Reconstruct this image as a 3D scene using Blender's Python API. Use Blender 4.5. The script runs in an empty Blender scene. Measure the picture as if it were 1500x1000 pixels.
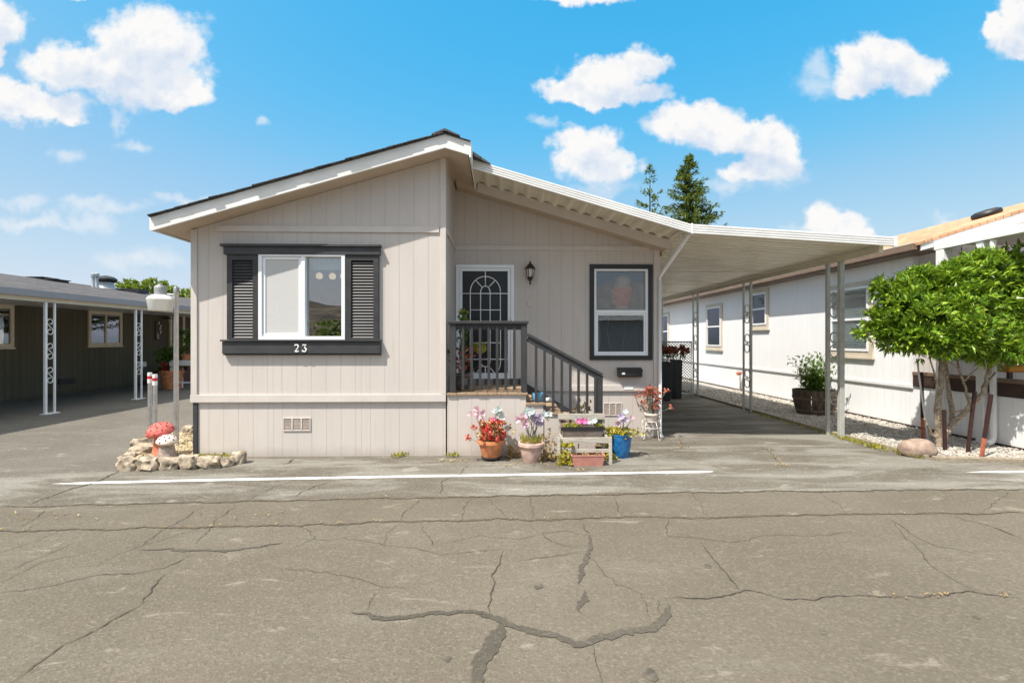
import bpy, math, random
from mathutils import Vector, Matrix, noise as mnoise
R = random.Random(7)
S = bpy.context.scene
COL = S.collection
H = 1.64; FPX = 720.0; TH = math.atan(17/720); HOR = 497.0
cT, sT = math.cos(TH), math.sin(TH)
# ---- photograph measurements turned into metres -------------------------------------------
def ray(px, py):
    a = (px-750)/FPX
    return a*cT+sT, -a*sT+cT, (HOR-py)/FPX
def PY(px, py, Y):
    dx, dy, b = ray(px, py); t = Y/dy
    return Vector((dx*t, Y, H+b*t))
def PXp(px, py, X):
    dx, dy, b = ray(px, py); t = X/dx
    return Vector((X, dy*t, H+b*t))
def G(px, py, z=0.0):
    dx, dy, b = ray(px, py); t = (z-H)/b
    return Vector((dx*t, dy*t, z))
def sx(px, Y): return PY(px, 500, Y).x
def sz(px, py, Y): return PY(px, py, Y).z
# ---- materials -----------------------------------------------------------------------------
def nodes(name):
    m = bpy.data.materials.new(name); m.use_nodes = True
    nt = m.node_tree; nt.nodes.clear()
    out = nt.nodes.new('ShaderNodeOutputMaterial')
    p = nt.nodes.new('ShaderNodeBsdfPrincipled')
    nt.links.new(p.outputs[0], out.inputs[0])
    return m, nt, p, out
def N(nt, typ, **kw):
    n = nt.nodes.new(typ)
    for k, v in kw.items():
        if k.startswith('i_'):
            n.inputs[int(k[2:]) if k[2:].isdigit() else k[2:]].default_value = v
        else: setattr(n, k, v)
    return n
def L(nt, a, b): nt.links.new(a, b)
def math_(nt, op, a, b=None, c=None, clamp=False):
    n = nt.nodes.new('ShaderNodeMath'); n.operation = op; n.use_clamp = clamp
    for i, x in enumerate((a, b, c)):
        if x is None: continue
        if isinstance(x, (int, float)): n.inputs[i].default_value = x
        else: nt.links.new(x, n.inputs[i])
    return n.outputs[0]
def mixc(nt, fac, a, b, typ='MIX'):
    n = nt.nodes.new('ShaderNodeMix'); n.data_type = 'RGBA'; n.blend_type = typ
    for idx, x in ((0, fac), (6, a), (7, b)):
        if isinstance(x, (int, float)): n.inputs[idx].default_value = x
        elif isinstance(x, tuple): n.inputs[idx].default_value = (*x, 1) if len(x) == 3 else x
        else: nt.links.new(x, n.inputs[idx])
    return n.outputs[2]
def noise_(nt, vec, scale, detail=4, rough=.55, dist=0.0):
    n = N(nt, 'ShaderNodeTexNoise'); n.inputs['Scale'].default_value = scale
    n.inputs['Detail'].default_value = detail; n.inputs['Roughness'].default_value = rough
    n.inputs['Distortion'].default_value = dist
    if vec is not None: L(nt, vec, n.inputs['Vector'])
    return n.outputs['Fac']
def sstep(nt, x, a, b):
    n = N(nt, 'ShaderNodeMapRange', interpolation_type='SMOOTHSTEP')
    L(nt, x, n.inputs[0]); n.inputs[1].default_value = a; n.inputs[2].default_value = b
    return n.outputs[0]
def pos(nt): return N(nt, 'ShaderNodeNewGeometry').outputs['Position']
def vscale(nt, v, s):
    n = N(nt, 'ShaderNodeVectorMath', operation='MULTIPLY'); L(nt, v, n.inputs[0]); n.inputs[1].default_value = s
    return n.outputs[0]
def bump_(nt, p, h, strength=.3, dist=.01):
    b = N(nt, 'ShaderNodeBump'); b.inputs['Strength'].default_value = strength; b.inputs['Distance'].default_value = dist
    L(nt, h, b.inputs['Height']); L(nt, b.outputs[0], p.inputs['Normal'])
def plain(name, col, rough=.6, var=.12, scale=6, metal=0.0, bump=0.0, bscale=60, spec=.5):
    """paint or other plain surface: tone drifts a little, optional fine bump"""
    m, nt, p, out = nodes(name); g = pos(nt)
    n = noise_(nt, g, scale, 5, .6)
    d = tuple(c*(1-var) for c in col); l = tuple(min(1, c*(1+var)) for c in col)
    L(nt, mixc(nt, sstep(nt, n, .3, .7), d, l), p.inputs['Base Color'])
    p.inputs['Roughness'].default_value = rough; p.inputs['Metallic'].default_value = metal
    p.inputs['Specular IOR Level'].default_value = spec
    if bump: bump_(nt, p, noise_(nt, g, bscale, 4, .6), bump, .004)
    return m
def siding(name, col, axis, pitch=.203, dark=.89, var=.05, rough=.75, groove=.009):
    """grooved plywood siding: vertical grooves every pitch metres along axis, faint grain and weathering"""
    m, nt, p, out = nodes(name); g = pos(nt)
    sep = N(nt, 'ShaderNodeSeparateXYZ'); L(nt, g, sep.inputs[0])
    c = sep.outputs[axis]
    fr = math_(nt, 'FRACT', math_(nt, 'DIVIDE', math_(nt, 'ADD', c, 50.03), pitch))
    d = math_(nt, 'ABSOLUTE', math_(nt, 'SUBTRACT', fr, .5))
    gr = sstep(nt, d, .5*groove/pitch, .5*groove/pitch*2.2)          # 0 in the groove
    fr2 = math_(nt, 'FRACT', math_(nt, 'DIVIDE', math_(nt, 'ADD', c, 50.13), 1.22))
    d2 = math_(nt, 'ABSOLUTE', math_(nt, 'SUBTRACT', fr2, .5))
    gr2 = sstep(nt, d2, .003, .006)                                   # sheet joints
    grain = noise_(nt, vscale(nt, g, (40, 40, 1.6)), 1.6, 4, .6)
    big = noise_(nt, vscale(nt, g, (1, 1, .35)), 1.3, 4, .6)
    base = mixc(nt, sstep(nt, big, .3, .75), tuple(x*(1-var) for x in col), tuple(min(1, x*(1+var)) for x in col))
    base = mixc(nt, math_(nt, 'MULTIPLY', sstep(nt, grain, .5, .8), .10), base, tuple(x*.6 for x in col))
    base = mixc(nt, math_(nt, 'MULTIPLY', gr, gr2), tuple(x*dark for x in col), base)  # groove shading painted into the base colour; sheet joints share the tone
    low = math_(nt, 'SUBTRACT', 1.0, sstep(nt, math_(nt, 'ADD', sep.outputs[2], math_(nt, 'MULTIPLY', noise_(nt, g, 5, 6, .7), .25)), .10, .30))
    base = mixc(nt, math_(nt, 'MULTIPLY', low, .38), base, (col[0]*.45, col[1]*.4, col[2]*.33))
    drip = noise_(nt, vscale(nt, g, (9, 9, .5)), 2.0, 5, .6)
    base = mixc(nt, math_(nt, 'MULTIPLY', sstep(nt, drip, .58, .75), .16), base, (col[0]*.6, col[1]*.55, col[2]*.48))
    L(nt, base, p.inputs['Base Color']); p.inputs['Roughness'].default_value = rough
    p.inputs['Specular IOR Level'].default_value = .3
    h = math_(nt, 'ADD', math_(nt, 'MULTIPLY', math_(nt, 'MULTIPLY', gr, gr2), 1.0), math_(nt, 'MULTIPLY', grain, .25))
    bump_(nt, p, h, .35, .006)
    return m
def asphalt(name, base, light, dark, worn=.5, stain=(1, 1, 1), seed=0, lo=.5, hi=.72):
    m, nt, p, out = nodes(name); g = pos(nt)
    gs = N(nt, 'ShaderNodeVectorMath', operation='ADD'); L(nt, g, gs.inputs[0]); gs.inputs[1].default_value = (seed, seed*.7, 0)
    g = gs.outputs[0]
    big = noise_(nt, g, .45, 6, .6, .4)
    c = mixc(nt, sstep(nt, big, .32, .7), dark, base)
    n2 = noise_(nt, vscale(nt, g, (.7, 2.6, 1)), .9, 7, .65, .6)
    c = mixc(nt, math_(nt, 'MULTIPLY', sstep(nt, n2, lo, hi), worn), c, light)
    # exposed aggregate
    v = N(nt, 'ShaderNodeTexVoronoi'); v.inputs['Scale'].default_value = 75; L(nt, g, v.inputs['Vector'])
    sp = N(nt, 'ShaderNodeSeparateColor'); L(nt, v.outputs['Color'], sp.inputs[0])
    f = noise_(nt, g, 60, 3, .7)
    c = mixc(nt, math_(nt, 'MULTIPLY', sstep(nt, sp.outputs[0], .6, 1.0), .20), c, tuple(min(1, x*1.75) for x in light))
    c = mixc(nt, math_(nt, 'MULTIPLY', sstep(nt, sp.outputs[1], .6, 1.0), .24), c, tuple(x*.45 for x in dark))
    c = mixc(nt, math_(nt, 'MULTIPLY', sstep(nt, f, .45, .8), .3), c, tuple(x*.6 for x in dark))
    # scuffs
    n3 = noise_(nt, vscale(nt, g, (1.0, 2.6, 1)), 2.3, 10, .7, .8)
    c = mixc(nt, math_(nt, 'MULTIPLY', sstep(nt, n3, .585, .66), .5), c, tuple(min(1, x*1.5) for x in light))
    n4 = noise_(nt, g, 1.7, 6, .7, .3)
    c = mixc(nt, math_(nt, 'MULTIPLY', sstep(nt, n4, .64, .75), .3), c, tuple(x*.6 for x in dark))
    L(nt, c, p.inputs['Base Color']); p.inputs['Roughness'].default_value = .9
    p.inputs['Specular IOR Level'].default_value = .25
    bump_(nt, p, math_(nt, 'ADD', v.outputs['Distance'], f), .5, .006)
    return m
def leafmat(name, cols, rough=.4, trans=.3, spec=.5):
    m, nt, p, out = nodes(name)
    rnd = N(nt, 'ShaderNodeNewGeometry').outputs['Random Per Island']
    cr = N(nt, 'ShaderNodeValToRGB'); L(nt, rnd, cr.inputs[0])
    e = cr.color_ramp.elements
    while len(e) < len(cols): e.new(.5)
    for i, c in enumerate(cols):
        e[i].position = i/max(1, len(cols)-1); e[i].color = (*c, 1)
    L(nt, cr.outputs[0], p.inputs['Base Color']); p.inputs['Roughness'].default_value = rough
    p.inputs['Specular IOR Level'].default_value = spec
    t = N(nt, 'ShaderNodeBsdfTranslucent'); L(nt, mixc(nt, .35, cr.outputs[0], (.5, .6, .05)), t.inputs[0])
    mx = N(nt, 'ShaderNodeMixShader'); mx.inputs[0].default_value = trans
    L(nt, p.outputs[0], mx.inputs[1]); L(nt, t.outputs[0], mx.inputs[2]); L(nt, mx.outputs[0], out.inputs[0])
    return m
def glassmat(name, tint=(.85, .9, .92), refl=.0):
    m, nt, p, out = nodes(name); nt.nodes.remove(p)
    tr = N(nt, 'ShaderNodeBsdfTransparent'); tr.inputs[0].default_value = (*tint, 1)
    gl = N(nt, 'ShaderNodeBsdfGlossy'); gl.inputs['Roughness'].default_value = .008
    ge = N(nt, 'ShaderNodeNewGeometry'); dt = N(nt, 'ShaderNodeVectorMath', operation='DOT_PRODUCT'); L(nt, ge.outputs['Incoming'], dt.inputs[0]); L(nt, ge.outputs['Normal'], dt.inputs[1])
    om = math_(nt, 'SUBTRACT', 1.0, math_(nt, 'ABSOLUTE', dt.outputs['Value']))
    f = math_(nt, 'ADD', math_(nt, 'MULTIPLY', math_(nt, 'POWER', om, 5.0), .9), .06+refl, clamp=True)
    n = noise_(nt, pos(nt), 1.6, 2); b = N(nt, 'ShaderNodeBump'); b.inputs['Strength'].default_value = .04; b.inputs['Distance'].default_value = .02
    L(nt, n, b.inputs['Height']); L(nt, b.outputs[0], gl.inputs['Normal'])
    mx = N(nt, 'ShaderNodeMixShader'); L(nt, f, mx.inputs[0]); L(nt, tr.outputs[0], mx.inputs[1]); L(nt, gl.outputs[0], mx.inputs[2])
    L(nt, mx.outputs[0], out.inputs[0])
    return m
def screenmat(name, col, cover):
    m, nt, p, out = nodes(name)
    p.inputs['Base Color'].default_value = (*col, 1); p.inputs['Roughness'].default_value = .8
    n = noise_(nt, pos(nt), 90, 3, .8)
    tr = N(nt, 'ShaderNodeBsdfTransparent')
    mx = N(nt, 'ShaderNodeMixShader')
    L(nt, math_(nt, 'ADD', math_(nt, 'MULTIPLY', math_(nt, 'SUBTRACT', n, .5), .5), cover, clamp=True), mx.inputs[0])
    L(nt, tr.outputs[0], mx.inputs[1]); L(nt, p.outputs[0], mx.inputs[2]); L(nt, mx.outputs[0], out.inputs[0])
    return m
def shingles(name, c1, c2, axis_u, axis_v):
    m, nt, p, out = nodes(name); g = pos(nt)
    sep = N(nt, 'ShaderNodeSeparateXYZ'); L(nt, g, sep.inputs[0])
    cb = N(nt, 'ShaderNodeCombineXYZ'); L(nt, sep.outputs[axis_u], cb.inputs[0]); L(nt, sep.outputs[axis_v], cb.inputs[1])
    b = N(nt, 'ShaderNodeTexBrick'); L(nt, cb.outputs[0], b.inputs['Vector'])
    b.inputs['Color1'].default_value = (*c1, 1); b.inputs['Color2'].default_value = (*c2, 1)
    b.inputs['Mortar'].default_value = (*(x*.4 for x in c1), 1)
    b.inputs['Scale'].default_value = 1; b.inputs['Mortar Size'].default_value = .007
    b.inputs['Brick Width'].default_value = .3; b.inputs['Row Height'].default_value = .14; b.inputs['Bias'].default_value = 0
    n = noise_(nt, g, 40, 3, .7)
    c = mixc(nt, math_(nt, 'MULTIPLY', sstep(nt, n, .4, .7), .35), b.outputs['Color'], tuple(x*.55 for x in c1))
    n5 = noise_(nt, g, 1.2, 4, .6)
    c = mixc(nt, math_(nt, 'MULTIPLY', sstep(nt, n5, .45, .7), .3), c, tuple(min(1, x*1.4) for x in c2))
    L(nt, c, p.inputs['Base Color']); p.inputs['Roughness'].default_value = .95
    bump_(nt, p, math_(nt, 'ADD', math_(nt, 'MULTIPLY', b.outputs['Fac'], -.6), n), .6, .01)
    return m
def wood(name, col, vec=(3, 40, 40), var=.35, rough=.75):
    m, nt, p, out = nodes(name); g = pos(nt)
    n = noise_(nt, vscale(nt, g, vec), 1.5, 5, .65, .6)
    L(nt, mixc(nt, sstep(nt, n, .3, .72), tuple(x*(1-var) for x in col), tuple(min(1, x*(1+var)) for x in col)), p.inputs['Base Color'])
    p.inputs['Roughness'].default_value = rough; bump_(nt, p, n, .4, .004)
    return m
def worn_white(name, col=(.8, .8, .78), under=(.2, .19, .17)):
    m, nt, p, out = nodes(name); g = pos(nt)
    n = noise_(nt, g, 4.5, 9, .78, .6); n2 = noise_(nt, g, 90, 2, .7)
    s = math_(nt, 'ADD', n, math_(nt, 'MULTIPLY', n2, .25))
    L(nt, mixc(nt, sstep(nt, s, .70, .80), col, under), p.inputs['Base Color'])
    p.inputs['Roughness'].default_value = .85
    return m
M = dict(
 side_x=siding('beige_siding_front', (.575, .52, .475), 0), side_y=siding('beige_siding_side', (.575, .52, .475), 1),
 beige=plain('beige_trim_paint', (.59, .535, .49), .65, .05, 3, bump=.15),
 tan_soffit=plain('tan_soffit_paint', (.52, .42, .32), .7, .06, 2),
 white=plain('white_paint', (.8, .79, .77), .5, .04, 3, bump=.08),
 fascia_white=plain('white_fascia_paint', (.8, .78, .74), .55, .05, 4, bump=.15),
 vinyl=plain('white_vinyl', (.82, .83, .84), .35, .02, 3),
 alu=plain('white_aluminium', (.8, .79, .77), .38, .05, 2.5),
 louvre=plain('dark_grey_louvre_paint', (.046, .045, .046), .5, .12, 8),
 meshgrey=plain('dull_wire_mesh', (.16, .15, .13), .6, .2, 8, metal=.4),
 shingle_pale=shingles('pale_grey_shingle', (.36, .355, .35), (.48, .47, .46), 0, 1),
 postgrey=plain('grey_post_paint', (.44, .44, .40), .5, .1, 8),
 pan=plain('cream_roof_pan', (.68, .62, .49), .42, .07, 1.8),
 charcoal=plain('charcoal_paint', (.042, .042, .045), .55, .15, 5, bump=.2),
 rail=plain('dark_grey_rail_paint', (.034, .033, .034), .55, .2, 7, bump=.25),
 black=plain('black_paint', (.018, .017, .017), .45, .15, 6),
 blackmetal=plain('black_metal', (.02, .02, .02), .4, .2, 12, metal=.3),
 shingle_dark=shingles('charcoal_shingle', (.05, .05, .055), (.09, .09, .095), 1, 0),
 shingle_grey=shingles('grey_shingle', (.060, .055, .055), (.105, .097, .096), 1, 0),
 shingle_orange=shingles('orange_brown_shingle', (.44, .235, .125), (.60, .345, .20), 1, 0),
 glass=glassmat('window_glass', (.82, .87, .88), .19), glass_mid=glassmat('porch_window_glass', (.85, .88, .9), .045), glass_dark=glassmat('tinted_window_glass', (.7, .75, .77), .0),  # glass_dark: darker tint, least reflection
 screen=screenmat('insect_screen_pale', (.60, .59, .57), .86), screen_dark=screenmat('insect_screen_dark', (.10, .10, .10), .30),
 doorscreen=plain('black_door_screen', (.009, .009, .010), .45, .3, 30),
 room=plain('interior_wall', (.35, .32, .28), .9), curtain=plain('white_curtain', (.75, .75, .76), .9, .06, 8),
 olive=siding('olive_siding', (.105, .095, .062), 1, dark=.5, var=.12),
 cream=plain('cream_trim', (.66, .57, .42), .6, .06, 4),
 greyfascia=plain('grey_fascia', (.26, .26, .275), .55, .05, 2),
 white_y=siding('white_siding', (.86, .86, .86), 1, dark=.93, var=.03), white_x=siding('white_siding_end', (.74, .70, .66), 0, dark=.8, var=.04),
 tantrim=plain('tan_window_trim', (.60, .53, .42), .6, .06, 4),
 brown=plain('brown_gutter', (.19, .125, .085), .5, .1, 3), darkbrown=plain('dark_brown_rail', (.055, .03, .022), .55, .2, 6),
 redwood=wood('red_brown_wood', (.13, .045, .03)), deck=wood('weathered_deck_board', (.34, .235, .15), (30, 2, 30)),
 greywood=wood('weathered_grey_wood', (.44, .40, .34), (4, 40, 50), .3), kerb=wood('kerb_timber', (.30, .25, .18), (14, 14, 50), .35),
 barrel=wood('barrel_stave', (.105, .072, .048), (14, 14, 2), .5), hoop=plain('barrel_hoop', (.20, .16, .13), .5, .3, 10, metal=.6),
 road=asphalt('worn_road_asphalt', (.150, .130, .098), (.185, .165, .132), (.122, .104, .077), .45),
 pad=asphalt('pale_pad_asphalt', (.140, .124, .098), (.235, .222, .190), (.112, .097, .075), .95, seed=13, lo=.42, hi=.62),
 lane=asphalt('dark_drive_asphalt', (.155, .14, .115), (.21, .195, .165), (.12, .108, .09), .4, seed=31),
 paint=worn_white('road_line_paint'),
 crack=plain('dark_crack', (.062, .051, .038), .95, .45, 8), crack2=plain('dusty_crack', (.12, .098, .068), .95, .35, 9),  # cracks: flat ribbons in uneven dark brown
 tar=plain('tar_patch', (.098, .085, .066), .9, .4, 16, bump=.1, bscale=80),
 tarpatch=asphalt('old_tar_patch', (.094, .083, .065), (.118, .106, .086), (.074, .065, .051), .5, seed=57),
 soil=plain('soil', (.06, .042, .03), .95, .3, 20, bump=.6), straw=plain('straw_gravel', (.42, .34, .21), .9, .3, 30, bump=.8, bscale=50),
 gravelbase=plain('gravel_base', (.34, .32, .28), .95, .4, 40, bump=1, bscale=60),
 stone=leafmat('gravel_stone', [(.20, .17, .14), (.48, .45, .40), (.34, .30, .25), (.62, .59, .53)], .85, 0, .2),
 strawstone=leafmat('straw_gravel_stone', [(.36, .27, .15), (.55, .46, .30), (.44, .37, .25)], .9, 0, .2),
 terracotta=plain('terracotta', (.58, .22, .095), .8, .28, 12, bump=.2), pinkpot=plain('pale_pink_terracotta', (.56, .38, .32), .85, .24, 10, bump=.2),
 rosetrough=plain('rose_trough', (.46, .20, .155), .7, .12, 9), browntrough=plain('brown_trough', (.16, .125, .105), .7, .2, 12),
 blue=plain('blue_glaze', (.015, .14, .36), .25, .35, 14, bump=.3, bscale=25), lightblue=plain('light_blue_pot', (.16, .36, .52), .4, .1, 8),
 redpot=plain('red_pot', (.32, .02, .025), .4, .15, 8), bin=plain('dark_planter', (.018, .019, .024), .5, .2, 5),
 galv=plain('galvanised_steel', (.48, .49, .49), .42, .12, 14, metal=.75), greymetal=plain('grey_painted_metal', (.36, .38, .39), .45, .1, 8, metal=.3),
 opal=plain('white_opal_plastic', (.80, .79, .74), .35, .03, 4), redtape=plain('red_reflector', (.55, .02, .03), .35, .1, 20),
 mushred=plain('red_mushroom_paint', (.58, .13, .105), .8, .45, 16, bump=.4), mushwhite=plain('white_mushroom_paint', (.72, .62, .54), .75, .15, 16, bump=.3),
 mushstem=plain('tan_mushroom_stem', (.36, .28, .24), .85, .35, 18, bump=.4), mushstemred=plain('orange_mushroom_stem', (.62, .19, .11), .8, .35, 12, bump=.4),
 spot=plain('dark_spot', (.06, .025, .03), .8),
 rock=plain('sandstone_rock', (.34, .275, .20), .9, .55, 11, bump=1.0, bscale=30), boulder=plain('brown_boulder', (.33, .24, .185), .85, .22, 14, bump=.6, bscale=30),
 rust=plain('rusty_stake', (.42, .13, .07), .8, .3, 16), darkstake=plain('dark_red_stake', (.040, .013, .011), .6, .3, 16),
 bark=plain('tree_bark', (.33, .26, .19), .95, .5, 26, bump=.9, bscale=40), bark_dark=plain('dark_bark', (.09, .065, .045), .95, .35, 6, bump=.8),
 citrus=leafmat('citrus_leaf', [(.05, .10, .010), (.11, .23, .015), (.21, .36, .024), (.42, .54, .06)], .28, .24),
 shrub=leafmat('shrub_leaf', [(.03, .08, .012), (.08, .17, .02), (.14, .24, .03)], .4, .3),
 conifer=leafmat('conifer_needle', [(.04, .075, .028), (.085, .14, .04), (.14, .19, .055), (.20, .215, .07)], .6, .25, .2),
 treeleaf=leafmat('broad_tree_leaf', [(.07, .13, .012), (.15, .22, .02), (.24, .28, .03)], .5, .3),
 grassy=leafmat('yellow_green_leaf', [(.16, .20, .02), (.34, .33, .04), (.45, .36, .06), (.12, .18, .03)], .5, .3),
 succ=leafmat('yellow_succulent_leaf', [(.50, .40, .04), (.62, .50, .06), (.28, .32, .05), (.42, .25, .05)], .45, .25),
 dry=leafmat('dry_leaf', [(.42, .30, .14), (.30, .19, .08), (.55, .42, .22)], .8, .15, .2),
 fl_red=leafmat('red_petal', [(.48, .015, .02), (.68, .03, .03), (.74, .10, .08), (.66, .34, .26)], .5, .25),
 fl_pink=leafmat('pink_petal', [(.78, .50, .64), (.84, .68, .78), (.72, .26, .50)], .5, .35),
 fl_white=leafmat('white_petal', [(.80, .80, .82), (.68, .78, .82), (.78, .74, .80)], .5, .35),
 fl_lilac=leafmat('lilac_petal', [(.66, .54, .78), (.80, .72, .86), (.50, .32, .68)], .5, .35),
 fl_mag=leafmat('magenta_petal', [(.75, .08, .40), (.80, .25, .5)], .5, .3), fl_rust=leafmat('rust_red_petal', [(.40, .07, .05), (.55, .16, .11), (.30, .04, .03), (.58, .28, .18)], .6, .2),
 fl_dark=leafmat('dark_red_petal', [(.20, .02, .02), (.34, .05, .04), (.12, .03, .02)], .6, .2),
 stem=plain('plant_stem', (.13, .17, .05), .7, .2, 20), stemgrey=plain('grey_stem', (.2, .2, .16), .7, .2, 20),
 wire=plain('white_wire', (.66, .62, .56), .5, .15, 20), orange=plain('orange_cloth', (.75, .32, .04), .8), tan=plain('tan_wall', (.60, .46, .33), .8),
 lampred=plain('red_brown_lamp', (.62, .14, .07), .35, .25, 9), lampgrey=plain('grey_lamp_top', (.40, .35, .33), .5), brass=plain('brass', (.5, .42, .28), .4, .1, 9, metal=.5),
 hill=plain('dry_hill', (.085, .062, .036), .95, .7, .06), oppwall=plain('grey_house_wall', (.45, .44, .43), .8, .05),
 bronze=plain('bronze_lantern', (.05, .038, .03), .45, .3, 30, metal=.5), frost=plain('frosted_glass', (.6, .57, .5), .3),
 wheel=plain('caster_wheel', (.03, .03, .03), .5), ventgrille=plain('beige_vent_grille', (.46, .385, .33), .7, .12, 12),
)
m, nt, p, o_ = nodes('lit_globe'); p.inputs['Base Color'].default_value = (.9, .85, .8, 1)
p.inputs['Emission Color'].default_value = (1, .72, .45, 1); p.inputs['Emission Strength'].default_value = .62; M['globe'] = m
m, nt, p, o_ = nodes('glowing_red_shade'); p.inputs['Base Color'].default_value = (.30, .05, .025, 1)
p.inputs['Emission Color'].default_value = (.32, .055, .02, 1); p.inputs['Emission Strength'].default_value = .13; M['lampred'] = m
# ---- mesh building ------------------------------------------------------------------------
def wloc(o):
    v = Vector((0, 0, 0))
    while o: v += o.location; o = o.parent
    return v
class MB:
    def __init__(s): s.v = []; s.f = []
    def add(s, vs, fs):
        k = len(s.v); s.v += [tuple(q) for q in vs]; s.f += [tuple(i+k for i in f) for f in fs]; return s
    def box(s, x0, x1, y0, y1, z0, z1):
        x0, x1 = sorted((x0, x1)); y0, y1 = sorted((y0, y1)); z0, z1 = sorted((z0, z1))
        return s.add([(x, y, z) for z in (z0, z1) for x, y in ((x0, y0), (x1, y0), (x1, y1), (x0, y1))],
                     [(3, 2, 1, 0), (4, 5, 6, 7), (0, 1, 5, 4), (1, 2, 6, 5), (2, 3, 7, 6), (3, 0, 4, 7)])
    def bar(s, a, b, w, h, up=(0, 0, 1)):
        a = Vector(a); b = Vector(b); d = (b-a).normalized(); u = Vector(up)
        x = d.cross(u)
        if x.length < 1e-4: x = d.cross(Vector((0, 1, 0)))
        x.normalize(); y = x.cross(d).normalized(); x *= w/2; y *= h/2
        return s.add([a-x-y, a+x-y, a+x+y, a-x+y, b-x-y, b+x-y, b+x+y, b-x+y],
                     [(3, 2, 1, 0), (4, 5, 6, 7), (0, 1, 5, 4), (1, 2, 6, 5), (2, 3, 7, 6), (3, 0, 4, 7)])
    def prism(s, pts, vec):
        n = len(pts); vec = Vector(vec); a = [Vector(q) for q in pts]; b = [q+vec for q in a]
        return s.add(a+b, [tuple(range(n))[::-1], tuple(range(n, 2*n))]+[(i, (i+1) % n, n+(i+1) % n, n+i) for i in range(n)])
    def tube(s, pts, r, n=8, caps=True):
        pts = [Vector(q) for q in pts]; m_ = len(pts); rs = r if isinstance(r, (list, tuple)) else [r]*m_
        vs = []; fs = []; prev = None
        for i, q in enumerate(pts):
            d = (pts[min(i+1, m_-1)]-pts[max(i-1, 0)]).normalized()
            if prev is None:
                x = d.cross(Vector((0, 0, 1)))
                if x.length < .05: x = d.cross(Vector((0, 1, 0)))
            else: x = prev-d*prev.dot(d)
            x.normalize(); prev = x; y = d.cross(x)
            vs += [q+(x*math.cos(2*math.pi*k/n)+y*math.sin(2*math.pi*k/n))*rs[i] for k in range(n)]
        for i in range(m_-1):
            for k in range(n): fs.append((i*n+k, i*n+(k+1) % n, (i+1)*n+(k+1) % n, (i+1)*n+k))
        if caps: fs += [tuple(range(n))[::-1], tuple((m_-1)*n+k for k in range(n))]
        return s.add(vs, fs)
    def lathe(s, cx, cy, cz, prof, n=24, caps=True, tilt=None):
        vs = []; fs = []
        for r, z in prof:
            for k in range(n):
                q = Vector((r*math.cos(2*math.pi*k/n), r*math.sin(2*math.pi*k/n), z))
                if tilt is not None: q = tilt @ q
                vs.append(q+Vector((cx, cy, cz)))
        for i in range(len(prof)-1):
            for k in range(n): fs.append((i*n+k, i*n+(k+1) % n, (i+1)*n+(k+1) % n, (i+1)*n+k))
        if caps: fs += [tuple(range(n))[::-1], tuple((len(prof)-1)*n+k for k in range(n))]
        return s.add(vs, fs)
    def leaf(s, q, d, nrm, ln, w, fold=.25):
        q = Vector(q); d = Vector(d).normalized(); x = d.cross(Vector(nrm))
        if x.length < 1e-3: x = d.cross(Vector((.3, .5, .8)))
        x.normalize(); u = x.cross(d)
        return s.add([q, q+d*ln*.45+x*w*.5+u*w*fold, q+d*ln-u*w*fold*.8, q+d*ln*.45-x*w*.5+u*w*fold, q+d*ln*.5],
                     [(0, 1, 4), (1, 2, 4), (2, 3, 4), (3, 0, 4)])
    def rock(s, c, sz_, seed, sub=2, rough=.35, flat=-.6):
        import bmesh
        bm = bmesh.new(); bmesh.ops.create_icosphere(bm, subdivisions=sub, radius=1)
        for v in bm.verts:
            n_ = mnoise.noise(v.co*1.3+Vector((seed*3.1, seed*1.7, seed)))
            n2 = mnoise.noise(v.co*3.1+Vector((seed, seed*2.2, 5)))
            v.co *= 1+rough*n_+rough*.6*n2+rough*.3*mnoise.noise(v.co*6+Vector((seed, 1, 1)))
            # facets
            v.co.x = max(-.93, min(.93, v.co.x)); v.co.z = max(flat, min(.86, v.co.z+.12*v.co.x*mnoise.noise(Vector((seed, 4, 4))))); v.co.y = max(-.93, min(.93, v.co.y))
        bm.verts.index_update()
        rz = R.uniform(-.4, .4); cr, sr = math.cos(rz), math.sin(rz)
        vs = [Vector((v.co.x*sz_[0]*cr-v.co.y*sz_[1]*sr, v.co.x*sz_[0]*sr+v.co.y*sz_[1]*cr, (v.co.z-flat)*sz_[2]))+Vector(c) for v in bm.verts]
        fs = [tuple(v.index for v in f.verts) for f in bm.faces]; bm.free()
        return s.add(vs, fs)
    def build(s, name, mat, parent=None, smooth=False, bevel=0, base=None):
        me = bpy.data.meshes.new(name)
        if parent is not None: off = wloc(parent)
        elif base is not None: off = Vector(base)
        else:
            xs = [q[0] for q in s.v]; ys = [q[1] for q in s.v]; zs = [q[2] for q in s.v]
            off = Vector(((min(xs)+max(xs))/2, (min(ys)+max(ys))/2, min(zs)))
        me.from_pydata([(q[0]-off.x, q[1]-off.y, q[2]-off.z) for q in s.v], [], s.f); me.update()
        o = bpy.data.objects.new(name, me); COL.objects.link(o); me.materials.append(mat if not isinstance(mat, str) else M[mat])
        if parent is not None: o.parent = parent
        else: o.location = off
        if smooth:
            me.polygons.foreach_set('use_smooth', [True]*len(me.polygons))
            if smooth == 'auto': me.set_sharp_from_angle(angle=math.radians(38))
        if bevel:
            b = o.modifiers.new('bevel', 'BEVEL'); b.width = bevel; b.segments = 2; b.limit_method = 'ANGLE'
        return o
def tag(o, label=None, cat=None, group=None, kind=None):
    if label: o['label'] = label
    if cat: o['category'] = cat
    if group: o['group'] = group
    if kind: o['kind'] = kind
    return o
def thing(name, loc, label, cat, group=None):
    o = bpy.data.objects.new(name, None); COL.objects.link(o); o.location = loc; o.empty_display_size = .2
    return tag(o, label, cat, group)
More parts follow.
